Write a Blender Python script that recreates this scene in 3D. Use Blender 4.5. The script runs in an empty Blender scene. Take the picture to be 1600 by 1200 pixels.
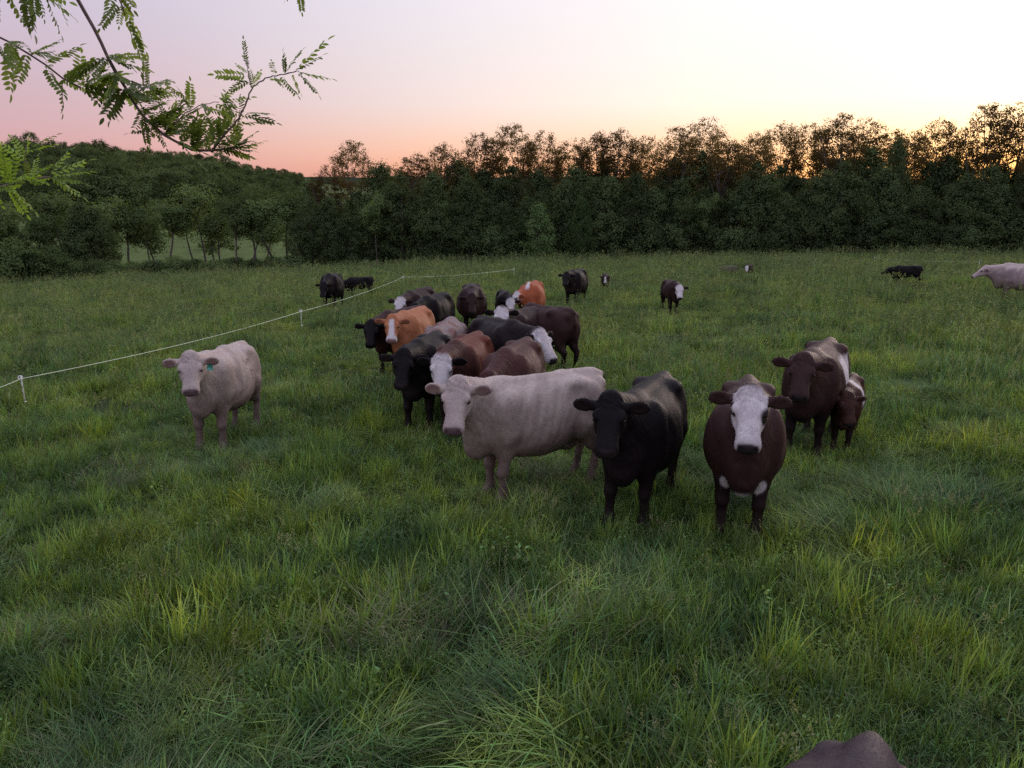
import bpy, math, random
import numpy as np
from mathutils import Vector, Matrix

R = math.radians
rng = np.random.default_rng(7)
random.seed(7)
scene = bpy.context.scene
COL = scene.collection

# ------------------------------------------------------------------ camera
F_PX = 1155.0                      # focal length of the photograph, in its own pixels (1600 wide)
CAM_H = 2.77
V_HOR = 285.0
PITCH = math.atan((600.0 - V_HOR) / F_PX)
cam_data = bpy.data.cameras.new('camera')
cam = bpy.data.objects.new('camera', cam_data)
COL.objects.link(cam)
cam_data.sensor_width = 36.0
cam_data.lens = 36.0 * F_PX / 1600.0
cam_data.clip_start = 0.05
cam_data.clip_end = 9000.0
cam.location = (0, 0, CAM_H)
cam.rotation_euler = (math.pi / 2 - PITCH, 0, 0)
scene.camera = cam

# ------------------------------------------------------------------ world, sun, exposure
SUN_AZ = R(37)                     # to the right of the view direction (+Y)
SUN_EL = R(6)
world = bpy.data.worlds.new('World')
scene.world = world
world.use_nodes = True
wn, wl = world.node_tree.nodes, world.node_tree.links
wn.clear()
w_out = wn.new('ShaderNodeOutputWorld')
w_tc = wn.new('ShaderNodeTexCoord')
w_sep = wn.new('ShaderNodeSeparateXYZ')
wl.new(w_tc.outputs['Generated'], w_sep.inputs[0])


def wmath(op, a, b=None, c=None, clamp=False):
    n = wn.new('ShaderNodeMath')
    n.operation = op
    n.use_clamp = clamp
    for i, v in enumerate((a, b, c)):
        if v is None:
            continue
        if isinstance(v, (int, float)):
            n.inputs[i].default_value = v
        else:
            wl.new(v, n.inputs[i])
    return n.outputs[0]


zc_ = wmath('MAXIMUM', w_sep.outputs['Z'], 0.0)
elev = wmath('POWER', zc_, 0.5)
hx = wmath('MULTIPLY', w_sep.outputs['X'], math.sin(SUN_AZ))
hy = wmath('MULTIPLY', w_sep.outputs['Y'], math.cos(SUN_AZ))
dot = wmath('ADD', hx, hy)
rr = wmath('SQRT', wmath('ADD', wmath('ADD', wmath('MULTIPLY', w_sep.outputs['X'], w_sep.outputs['X']),
                                      wmath('MULTIPLY', w_sep.outputs['Y'], w_sep.outputs['Y'])), 0.0005))
cosaz = wmath('DIVIDE', dot, rr)
mr = wn.new('ShaderNodeMapRange')
mr.interpolation_type = 'SMOOTHSTEP'
wl.new(cosaz, mr.inputs['Value'])
mr.inputs['From Min'].default_value = 0.28
mr.inputs['From Max'].default_value = 1.12


def wramp(stops):
    n = wn.new('ShaderNodeValToRGB')
    wl.new(elev, n.inputs[0])
    el = n.color_ramp.elements
    while len(el) > 1:
        el.remove(el[-1])
    el[0].position, el[0].color = stops[0][0], (*stops[0][1], 1)
    for p, c in stops[1:]:
        e = el.new(p)
        e.color = (*c, 1)
    return n.outputs[0]


SKY_AWAY = [(0.0, (.42, .25, .33)), (.10, (.52, .275, .345)), (.20, (.60, .32, .375)), (.32, (.56, .375, .455)),
            (.456, (.54, .47, .605)), (.70, (.80, .78, 1.03)), (1.0, (1.0, .98, 1.25))]
SKY_SUN = [(0.0, (1.0, .36, .15)), (.14, (1.02, .46, .225)), (.23, (1.0, .64, .47)), (.31, (.96, .82, .76)),
           (.456, (.96, .89, .89)), (.70, (1.02, .98, 1.12)), (1.0, (1.0, .98, 1.25))]
w_mix = wn.new('ShaderNodeMix')
w_mix.data_type = 'RGBA'
wl.new(mr.outputs[0], w_mix.inputs['Factor'])
wl.new(wramp(SKY_AWAY), w_mix.inputs['A'])
wl.new(wramp(SKY_SUN), w_mix.inputs['B'])
w_bg1 = wn.new('ShaderNodeBackground')
wl.new(w_mix.outputs['Result'], w_bg1.inputs['Color'])
w_bg1.inputs['Strength'].default_value = 0.445
w_sky = wn.new('ShaderNodeTexSky')
w_sky.sky_type = 'NISHITA'
w_sky.sun_disc = False
w_sky.sun_elevation = SUN_EL
w_sky.sun_rotation = SUN_AZ
w_bg2 = wn.new('ShaderNodeBackground')
wl.new(w_sky.outputs[0], w_bg2.inputs['Color'])
w_bg2.inputs['Strength'].default_value = 0.012
w_add = wn.new('ShaderNodeAddShader')
wl.new(w_bg1.outputs[0], w_add.inputs[0])
wl.new(w_bg2.outputs[0], w_add.inputs[1])
wl.new(w_add.outputs[0], w_out.inputs['Surface'])

sun_data = bpy.data.lights.new('sun', 'SUN')
sun_data.energy = 0.7
sun_data.angle = R(26)
sun_data.color = (1.0, .78, .70)
sun = bpy.data.objects.new('sun', sun_data)
COL.objects.link(sun)
sd = Vector((math.sin(SUN_AZ) * math.cos(SUN_EL), math.cos(SUN_AZ) * math.cos(SUN_EL), math.sin(SUN_EL)))
sun.rotation_euler = sd.to_track_quat('Z', 'Y').to_euler()
sun.location = sd * 200

vs = scene.view_settings
vs.view_transform = 'Standard'
vs.look = 'None'
vs.gamma = 1.0
vs.exposure = 1.2
vs.use_curve_mapping = False
scene.render.film_transparent = False
cy = scene.cycles
cy.max_bounces = 6
cy.diffuse_bounces = 3
cy.glossy_bounces = 2
cy.transmission_bounces = 4
cy.transparent_max_bounces = 4
cy.volume_bounces = 0
cy.use_denoising = False
cy.sample_clamp_indirect = 4.0


# ------------------------------------------------------------------ noise, terrain, pixel rays
_perm = np.random.default_rng(11).random((256, 256))


def vnoise(x, y, s=1.0, seed=0):
    x = np.asarray(x, float) / s + seed * 17.31
    y = np.asarray(y, float) / s + seed * 9.77
    xi = np.floor(x).astype(int)
    yi = np.floor(y).astype(int)
    fx = x - xi
    fy = y - yi
    fx = fx * fx * (3 - 2 * fx)
    fy = fy * fy * (3 - 2 * fy)
    a = _perm[xi & 255, yi & 255]
    b = _perm[(xi + 1) & 255, yi & 255]
    c = _perm[xi & 255, (yi + 1) & 255]
    d = _perm[(xi + 1) & 255, (yi + 1) & 255]
    return (a * (1 - fx) + b * fx) * (1 - fy) + (c * (1 - fx) + d * fx) * fy


def sstep(a, b, x):
    t = np.clip((np.asarray(x, float) - a) / (b - a), 0, 1)
    return t * t * (3 - 2 * t)


def edge(X):
    """Where the pasture ends, as a distance in front of the camera."""
    X = np.clip(np.asarray(X, float), -42, 52)
    return np.where(X < 0, 56 - .0098 * X * X, 56 - .0045 * X * X)


def ground(X, Y):
    X = np.asarray(X, float)
    Y = np.asarray(Y, float)
    E = edge(X)
    Yf = np.minimum(Y, E)
    Xc = np.clip(X, -75, 75)
    z = -.055 * Yf + .025 * Xc - .005 * (np.sqrt(Xc * Xc + 9) - 3)
    amp = sstep(2, 25, Y) * (1 - sstep(60, 120, Y))
    z = z + (vnoise(X, Y, 7.0, 1) - .5) * .22 * amp + (vnoise(X, Y, 2.1, 2) - .5) * .06 * (1 - sstep(40, 90, Y))
    s = np.maximum(Y - E, 0)
    zv = -8.8 + (vnoise(X, Y, 60, 4) - .5) * .8
    w = sstep(0, 42, s)
    z = z * (1 - w) + zv * w
    z = z + 3.4 * sstep(105, 175, Y) * (1 - sstep(500, 900, Y))
    hill = 16 * sstep(-60, -235, X) * sstep(180, 330, Y) * (1 - sstep(500, 1100, Y))
    return z + hill


def ray(u, v):
    zc = -(v - 600.0)
    sp, cp = math.sin(PITCH), math.cos(PITCH)
    return np.array([u - 800.0, F_PX * cp + zc * sp, -F_PX * sp + zc * cp])


def at_ground(u, v):
    d = ray(u, v)
    d = d / d[1]
    lo, hi = .3, 400.0
    ys = np.linspace(.5, 120, 4000)
    h = CAM_H + d[2] * ys - ground(d[0] * ys, ys)
    i = int(np.argmax(h < 0))
    y = ys[i] if h[i] < 0 else 120
    return np.array([d[0] * y, y, float(ground(d[0] * y, y))])


def at_depth(u, v, y):
    d = ray(u, v)
    d = d / d[1]
    return np.array([d[0] * y, y, CAM_H + d[2] * y])


# ------------------------------------------------------------------ object helpers
def new_mesh(name, verts, faces, mat=None, smooth=False):
    """faces: an (n,k) int array or a list of such arrays."""
    me = bpy.data.meshes.new(name)
    verts = np.asarray(verts, np.float32)
    if not isinstance(faces, list):
        faces = [faces]
    faces = [np.asarray(f, np.int32) for f in faces if len(f)]
    nl = sum(f.size for f in faces)
    npoly = sum(len(f) for f in faces)
    me.vertices.add(len(verts))
    me.vertices.foreach_set('co', verts.ravel())
    me.loops.add(nl)
    me.loops.foreach_set('vertex_index', np.concatenate([f.ravel() for f in faces]))
    me.polygons.add(npoly)
    tot = np.concatenate([np.full(len(f), f.shape[1], np.int32) for f in faces])
    start = np.concatenate([[0], np.cumsum(tot)[:-1]]).astype(np.int32)
    me.polygons.foreach_set('loop_start', start)
    me.polygons.foreach_set('loop_total', tot)
    if smooth:
        me.polygons.foreach_set('use_smooth', np.ones(npoly, bool))
    me.update(calc_edges=True)
    me.validate()
    if mat:
        me.materials.append(mat)
    return me


def link(name, me, parent=None, loc=None):
    o = bpy.data.objects.new(name, me)
    COL.objects.link(o)
    if parent is not None:
        o.parent = parent
    if loc is not None:
        o.location = loc
    return o


def tag(o, label=None, cat=None, group=None, kind=None):
    if label:
        o['label'] = label
    if cat:
        o['category'] = cat
    if group:
        o['group'] = group
    if kind:
        o['kind'] = kind
    return o


def set_color(me, name, col):
    a = me.color_attributes.new(name, 'FLOAT_COLOR', 'POINT')
    col = np.asarray(col, np.float32)
    if col.shape[1] == 3:
        col = np.hstack([col, np.ones((len(col), 1), np.float32)])
    a.data.foreach_set('color', col.ravel())


class Geo:
    """Collects tubes, cards and so on into arrays for one mesh."""
    def __init__(self):
        self.v, self.q, self.t, self.c, self.n = [], [], [], [], 0

    def add(self, v, quads=None, tris=None, col=None):
        v = np.asarray(v, float)
        self.v.append(v)
        if quads is not None and len(quads):
            self.q.append(np.asarray(quads) + self.n)
        if tris is not None and len(tris):
            self.t.append(np.asarray(tris) + self.n)
        if col is not None:
            col = np.asarray(col, float)
            self.c.append(np.tile(col, (len(v), 1)) if col.ndim == 1 else col)
        self.n += len(v)

    def tube(self, pts, rad, seg=6, col=None, cap=True):
        pts = np.asarray(pts, float)
        rad = np.broadcast_to(np.asarray(rad, float), (len(pts),))
        tan = np.gradient(pts, axis=0)
        tan /= np.linalg.norm(tan, axis=1)[:, None] + 1e-9
        ref = np.array([0, 0, 1.0]) if abs(tan[0][2]) < .9 else np.array([1.0, 0, 0])
        a = np.cross(tan, ref)
        a /= np.linalg.norm(a, axis=1)[:, None] + 1e-9
        b = np.cross(tan, a)
        ang = np.linspace(0, 2 * math.pi, seg, endpoint=False)
        ring = (a[:, None, :] * np.cos(ang)[None, :, None] + b[:, None, :] * np.sin(ang)[None, :, None]) * rad[:, None, None]
        v = (pts[:, None, :] + ring).reshape(-1, 3)
        n = len(pts)
        i, j = np.meshgrid(np.arange(n - 1), np.arange(seg), indexing='ij')
        j2 = (j + 1) % seg
        q = np.stack([i * seg + j, i * seg + j2, (i + 1) * seg + j2, (i + 1) * seg + j], -1).reshape(-1, 4)
        t = None
        if cap:
            v = np.vstack([v, pts[-1:] + tan[-1:] * rad[-1] * .5, pts[:1]])
            jj = np.arange(seg)
            t = np.vstack([np.stack([(n - 1) * seg + jj, (n - 1) * seg + (jj + 1) % seg, np.full(seg, n * seg)], -1),
                           np.stack([(jj + 1) % seg, jj, np.full(seg, n * seg + 1)], -1)])
        self.add(v, q, t, col)

    def cards(self, cen, size, aspect=.5, up=None, col=None, g=None, nrm=None):
        """Small diamond leaves of random orientation at every centre."""
        g = g or rng
        n = len(cen)
        d = g.normal(size=(n, 3))
        if up is not None:
            d = d + up
        d /= np.linalg.norm(d, axis=1)[:, None]
        if nrm is not None:
            d = np.cross(nrm, d)
            d /= np.linalg.norm(d, axis=1)[:, None] + 1e-9
        e = np.cross(d, g.normal(size=(n, 3)) if nrm is None else nrm)
        e /= np.linalg.norm(e, axis=1)[:, None] + 1e-9
        s = np.broadcast_to(np.asarray(size, float), (n,))[:, None] * .5
        v = np.stack([cen - d * s, cen + e * s * aspect, cen + d * s, cen - e * s * aspect], 1).reshape(-1, 3)
        q = np.arange(n * 4).reshape(n, 4)
        self.add(v, q, None, None if col is None else np.repeat(col, 4, axis=0))

    def mesh(self, name, mat, smooth=False, cname='tint'):
        f = []
        if self.q:
            f.append(np.vstack(self.q))
        if self.t:
            f.append(np.vstack(self.t))
        me = new_mesh(name, np.vstack(self.v), f, mat, smooth)
        if self.c:
            set_color(me, cname, np.vstack(self.c))
        return me


# ------------------------------------------------------------------ materials
def material(name):
    m = bpy.data.materials.new(name)
    m.use_nodes = True
    nt = m.node_tree
    b = nt.nodes['Principled BSDF']
    return m, nt.nodes, nt.links, b


def node(nt, t, **kw):
    n = nt.new(t)
    for k, v in kw.items():
        setattr(n, k, v)
    return n


def mix_rgb(ns, ls, fac, a, b, mode='MIX'):
    n = ns.new('ShaderNodeMix')
    n.data_type = 'RGBA'
    n.blend_type = mode
    for sock, val in (('Factor', fac), ('A', a), ('B', b)):
        if isinstance(val, (int, float)):
            n.inputs[sock].default_value = val
        elif isinstance(val, tuple):
            n.inputs[sock].default_value = (*val, 1)
        else:
            ls.new(val, n.inputs[sock])
    return n.outputs['Result']


def noise_node(ns, ls, vec, scale, detail=3.0, rough=.55):
    n = ns.new('ShaderNodeTexNoise')
    n.inputs['Scale'].default_value = scale
    n.inputs['Detail'].default_value = detail
    n.inputs['Roughness'].default_value = rough
    if vec is not None:
        ls.new(vec, n.inputs['Vector'])
    return n.outputs['Fac']


def ramp_node(ns, ls, fac, stops):
    n = ns.new('ShaderNodeValToRGB')
    ls.new(fac, n.inputs[0])
    el = n.color_ramp.elements
    while len(el) > 1:
        el.remove(el[-1])
    el[0].position, el[0].color = stops[0][0], (*stops[0][1], 1)
    for p, c in stops[1:]:
        el.new(p).color = (*c, 1)
    return n.outputs[0]


def leaf_material(name, dark, light, trans=.35, vary=True, attr=None, noise_scale=.9, gloss=.0):
    m, ns, ls, b = material(name)
    out = ns['Material Output']
    ns.remove(b)
    oi = ns.new('ShaderNodeObjectInfo')
    ge = ns.new('ShaderNodeNewGeometry')
    nf = noise_node(ns, ls, ge.outputs['Position'], noise_scale, 2.0)
    col = mix_rgb(ns, ls, nf, dark, light)
    hsv = ns.new('ShaderNodeHueSaturation')
    mrn = ns.new('ShaderNodeMapRange')
    ls.new(oi.outputs['Random'], mrn.inputs['Value'])
    mrn.inputs['To Min'].default_value = .62
    mrn.inputs['To Max'].default_value = 1.45
    ls.new(mrn.outputs[0], hsv.inputs['Value'])
    ls.new(col, hsv.inputs['Color'])
    col = hsv.outputs[0]
    if attr:
        at = ns.new('ShaderNodeAttribute')
        at.attribute_name = attr
        col = mix_rgb(ns, ls, 1.0, col, at.outputs['Color'], 'MULTIPLY')
    d = ns.new('ShaderNodeBsdfDiffuse')
    t = ns.new('ShaderNodeBsdfTranslucent')
    ls.new(col, d.inputs['Color'])
    tc = mix_rgb(ns, ls, 1.0, col, (1.25, 1.15, .55), 'MULTIPLY')
    ls.new(tc, t.inputs['Color'])
    mx = ns.new('ShaderNodeMixShader')
    mx.inputs[0].default_value = trans
    ls.new(d.outputs[0], mx.inputs[1])
    ls.new(t.outputs[0], mx.inputs[2])
    last = mx.outputs[0]
    if gloss > 0:
        gl = ns.new('ShaderNodeBsdfGlossy')
        gl.inputs['Roughness'].default_value = .42
        gl.inputs['Color'].default_value = (.9, .9, .9, 1)
        fr = ns.new('ShaderNodeLayerWeight')
        fr.inputs[0].default_value = .25
        mm = ns.new('ShaderNodeMath')
        mm.operation = 'MULTIPLY'
        ls.new(fr.outputs['Fresnel'], mm.inputs[0])
        mm.inputs[1].default_value = gloss
        m2 = ns.new('ShaderNodeMixShader')
        ls.new(mm.outputs[0], m2.inputs[0])
        ls.new(last, m2.inputs[1])
        ls.new(gl.outputs[0], m2.inputs[2])
        last = m2.outputs[0]
    ls.new(last, out.inputs['Surface'])
    return m


def bark_material(name, c1, c2, scale=12.0):
    m, ns, ls, b = material(name)
    tc = ns.new('ShaderNodeTexCoord')
    mp = ns.new('ShaderNodeMapping')
    mp.inputs['Scale'].default_value = (1, 1, .25)
    ls.new(tc.outputs['Object'], mp.inputs['Vector'])
    nf = noise_node(ns, ls, mp.outputs[0], scale, 5.0, .65)
    col = ramp_node(ns, ls, nf, [(.3, c1), (.7, c2)])
    ls.new(col, b.inputs['Base Color'])
    b.inputs['Roughness'].default_value = .9
    bp = ns.new('ShaderNodeBump')
    bp.inputs['Strength'].default_value = .6
    bp.inputs['Distance'].default_value = .02
    ls.new(nf, bp.inputs['Height'])
    ls.new(bp.outputs[0], b.inputs['Normal'])
    return m


M_bark = bark_material('bark', (.045, .038, .033), (.13, .11, .095))
M_twig = bark_material('twig_bark', (.09, .065, .06), (.22, .16, .15), 60)
M_leaf_dark = leaf_material('leaf_dark', (.050, .076, .034), (.104, .142, .062), .38)
M_leaf_mid = leaf_material('leaf_mid', (.062, .096, .040), (.125, .170, .070), .42)
M_leaf_airy = leaf_material('leaf_airy', (.076, .056, .022), (.138, .102, .040), .55)
M_leaf_young = leaf_material('leaf_young', (.062, .105, .042), (.105, .160, .066), .4)
M_leaf_far = leaf_material('leaf_far', (.052, .078, .034), (.105, .140, .058), .3, noise_scale=.06)
M_locust = leaf_material('locust_leaf', (.105, .165, .045), (.19, .265, .07), .55, noise_scale=9.0, gloss=.05)
M_locust_lit = leaf_material('locust_leaf_lit', (.17, .28, .04), (.26, .39, .065), .55, noise_scale=9.0, gloss=.05)
M_grass = None


def grass_material():
    m, ns, ls, b = material('grass_blade')
    out = ns['Material Output']
    ns.remove(b)
    ge = ns.new('ShaderNodeNewGeometry')
    oi = ns.new('ShaderNodeObjectInfo')
    at = ns.new('ShaderNodeAttribute')
    at.attribute_name = 'tint'
    n1 = noise_node(ns, ls, ge.outputs['Position'], .55, 3.0)
    n2 = noise_node(ns, ls, ge.outputs['Position'], 2.3, 2.0)
    c = ramp_node(ns, ls, n1, [(.30, (.070, .142, .054)), (.46, (.104, .188, .058)), (.60, (.148, .230, .058)), (.72, (.19, .255, .060))])
    c2 = ramp_node(ns, ls, n2, [(.32, (.58, .66, .70)), (.5, (1, 1, 1)), (.68, (1.38, 1.28, 1.12))])
    c = mix_rgb(ns, ls, 1.0, c, c2, 'MULTIPLY')
    # tint: rgb multiplies the sward colour, alpha = how dead and straw-like the blade is
    c = mix_rgb(ns, ls, 1.0, c, at.outputs['Color'], 'MULTIPLY')
    inv = ns.new('ShaderNodeMath')
    inv.operation = 'SUBTRACT'
    inv.inputs[0].default_value = 1.0
    ls.new(at.outputs['Alpha'], inv.inputs[1])
    c = mix_rgb(ns, ls, inv.outputs[0], c, (.24, .22, .14))
    hsv = ns.new('ShaderNodeHueSaturation')
    mrn = ns.new('ShaderNodeMapRange')
    ls.new(oi.outputs['Random'], mrn.inputs['Value'])
    mrn.inputs['To Min'].default_value = .48
    mrn.inputs['To Max'].default_value = 1.6
    ls.new(mrn.outputs[0], hsv.inputs['Value'])
    ls.new(c, hsv.inputs['Color'])
    c = hsv.outputs[0]
    d = ns.new('ShaderNodeBsdfDiffuse')
    t = ns.new('ShaderNodeBsdfTranslucent')
    ls.new(c, d.inputs['Color'])
    tcol = mix_rgb(ns, ls, 1.0, c, (1.2, 1.1, .5), 'MULTIPLY')
    ls.new(tcol, t.inputs['Color'])
    mx = ns.new('ShaderNodeMixShader')
    mx.inputs[0].default_value = .38
    ls.new(d.outputs[0], mx.inputs[1])
    ls.new(t.outputs[0], mx.inputs[2])
    gl = ns.new('ShaderNodeBsdfGlossy')
    gl.inputs['Roughness'].default_value = .38
    m2 = ns.new('ShaderNodeMixShader')
    m2.inputs[0].default_value = .018
    ls.new(mx.outputs[0], m2.inputs[1])
    ls.new(gl.outputs[0], m2.inputs[2])
    ls.new(m2.outputs[0], out.inputs['Surface'])
    return m


M_grass = grass_material()


def ground_material():
    m, ns, ls, b = material('pasture_ground')
    ge = ns.new('ShaderNodeNewGeometry')
    n1 = noise_node(ns, ls, ge.outputs['Position'], .35, 4.0)
    n2 = noise_node(ns, ls, ge.outputs['Position'], 6.0, 4.0)
    c = ramp_node(ns, ls, n1, [(.3, (.050, .085, .032)), (.6, (.080, .120, .042)), (.75, (.09, .125, .048))])
    c2 = ramp_node(ns, ls, n2, [(.35, (.6, .6, .6)), (.65, (1.2, 1.15, 1.0))])
    c = mix_rgb(ns, ls, 1.0, c, c2, 'MULTIPLY')
    # the hay meadow across the valley is a paler, shorter sward than the thatch under the pasture grass
    sy = ns.new('ShaderNodeSeparateXYZ')
    ls.new(ge.outputs['Position'], sy.inputs[0])
    my = ns.new('ShaderNodeMapRange')
    ls.new(sy.outputs['Y'], my.inputs['Value'])
    my.inputs['From Min'].default_value = 88
    my.inputs['From Max'].default_value = 98
    c = mix_rgb(ns, ls, my.outputs[0], mix_rgb(ns, ls, 1.0, c, (.42, .40, .40), 'MULTIPLY'), mix_rgb(ns, ls, 1.0, c, (1.15, 1.1, .95), 'MULTIPLY'))
    ls.new(c, b.inputs['Base Color'])
    b.inputs['Roughness'].default_value = 1.0
    b.inputs['Specular IOR Level'].default_value = .1
    bp = ns.new('ShaderNodeBump')
    bp.inputs['Strength'].default_value = .7
    bp.inputs['Distance'].default_value = .06
    ls.new(n2, bp.inputs['Height'])
    ls.new(bp.outputs[0], b.inputs['Normal'])
    return m


M_ground = ground_material()


def coat_material():
    m, ns, ls, b = material('cow_coat')
    at = ns.new('ShaderNodeAttribute')
    at.attribute_name = 'coat'
    tc = ns.new('ShaderNodeTexCoord')
    mp = ns.new('ShaderNodeMapping')
    mp.inputs['Scale'].default_value = (14, 30, 10)
    ls.new(tc.outputs['Object'], mp.inputs['Vector'])
    n1 = noise_node(ns, ls, mp.outputs[0], 2.0, 5.0, .65)
    n2 = noise_node(ns, ls, tc.outputs['Object'], 5.0, 4.0, .6)
    v = ramp_node(ns, ls, n1, [(.3, (.84, .84, .85)), (.7, (1.12, 1.12, 1.11))])
    v2 = ramp_node(ns, ls, n2, [(.3, (.85, .80, .80)), (.7, (1.12, 1.12, 1.1))])
    c = mix_rgb(ns, ls, 1.0, at.outputs['Color'], v, 'MULTIPLY')
    c = mix_rgb(ns, ls, 1.0, c, v2, 'MULTIPLY')
    ls.new(c, b.inputs['Base Color'])
    # alpha of the coat attribute: 1 = hair, 0 = moist nose skin
    rr_ = ns.new('ShaderNodeMapRange')
    ls.new(at.outputs['Alpha'], rr_.inputs['Value'])
    rr_.inputs['To Min'].default_value = .34
    rr_.inputs['To Max'].default_value = .58
    ls.new(rr_.outputs[0], b.inputs['Roughness'])
    b.inputs['Specular IOR Level'].default_value = .10
    b.inputs['Sheen Weight'].default_value = .0
    b.inputs['Sheen Roughness'].default_value = .35
    b.inputs['Sheen Tint'].default_value = (1, .9, .9, 1)
    bp = ns.new('ShaderNodeBump')
    bp.inputs['Strength'].default_value = .28
    bp.inputs['Distance'].default_value = .010
    ls.new(n1, bp.inputs['Height'])
    ls.new(bp.outputs[0], b.inputs['Normal'])
    return m


M_coat = coat_material()


def fur_material():
    m, ns, ls, b = material('cow_fur')
    at = ns.new('ShaderNodeAttribute')
    at.attribute_name = 'tint'
    ls.new(at.outputs['Color'], b.inputs['Base Color'])
    b.inputs['Roughness'].default_value = .42
    b.inputs['Specular IOR Level'].default_value = .07
    return m


M_fur = fur_material()


def plain(name, col, rough=.5, spec=.5):
    m, ns, ls, b = material(name)
    ge = ns.new('ShaderNodeTexCoord')
    nf = noise_node(ns, ls, ge.outputs['Object'], 18.0, 3.0)
    c = ramp_node(ns, ls, nf, [(.3, tuple(x * .85 for x in col)), (.7, tuple(min(1, x * 1.1) for x in col))])
    ls.new(c, b.inputs['Base Color'])
    b.inputs['Roughness'].default_value = rough
    b.inputs['Specular IOR Level'].default_value = spec
    return m


M_eye = plain('cow_eye', (.010, .007, .006), .12, .6)
M_tag = plain('ear_tag_plastic', (.05, .26, .20), .4)
M_tag_yellow = plain('ear_tag_yellow_plastic', (.75, .6, .05), .4)
M_post = plain('fence_post_plastic', (.78, .78, .76), .45)
M_wire = plain('fence_tape', (.60, .66, .48), .6)
M_straw = plain('straw', (.42, .40, .2), .8)
M_far_hill = leaf_material('far_hill_woods', (.03, .045, .025), (.06, .085, .045), .0, noise_scale=.03)
# ------------------------------------------------------------------ terrain
def build_ground():
    ys = np.concatenate([np.arange(-14, 4, 1.0), np.arange(4, 30, .5), np.arange(30, 70, .7), np.arange(70, 130, 2.0),
                         np.arange(130, 400, 8.0), np.geomspace(400, 3400, 26)])
    us = np.concatenate([-np.geomspace(1.0, .012, 50), [0], np.geomspace(.012, 1.0, 50)])
    V = []
    for y in ys:
        half = 26 + max(y, 0) * 1.35
        x = us * half
        V.append(np.stack([x, np.full_like(x, y), ground(x, np.full_like(x, y))], -1))
    V = np.array(V)
    ny, nx = V.shape[:2]
    i, j = np.meshgrid(np.arange(ny - 1), np.arange(nx - 1), indexing='ij')
    q = np.stack([i * nx + j, i * nx + j + 1, (i + 1) * nx + j + 1, (i + 1) * nx + j], -1).reshape(-1, 4)
    o = link('ground', new_mesh('ground', V.reshape(-1, 3), q, M_ground, True))
    tag(o, kind='structure')
    # far wooded ridges on the horizon, each a real swell of land
    xs = np.linspace(-2600, 2600, 161)
    rows = []
    for k, (y, hfac) in enumerate([(1900, 0), (2100, .6), (2250, .95), (2350, 1), (2600, .8), (3100, .3)]):
        top = -8 + hfac * (17 + 9 * vnoise(xs, xs * 0, 420, 5) + 5 * vnoise(xs, xs * 0, 90, 6) + 2.0 * vnoise(xs, xs * 0, 18, 7))
        rows.append(np.stack([xs, np.full_like(xs, y), top], -1))
    V = np.array(rows)
    ny, nx = V.shape[:2]
    i, j = np.meshgrid(np.arange(ny - 1), np.arange(nx - 1), indexing='ij')
    q = np.stack([i * nx + j, i * nx + j + 1, (i + 1) * nx + j + 1, (i + 1) * nx + j], -1).reshape(-1, 4)
    tag(link('hills', new_mesh('hills', V.reshape(-1, 3), q, M_far_hill, True)), kind='structure')


build_ground()


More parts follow.
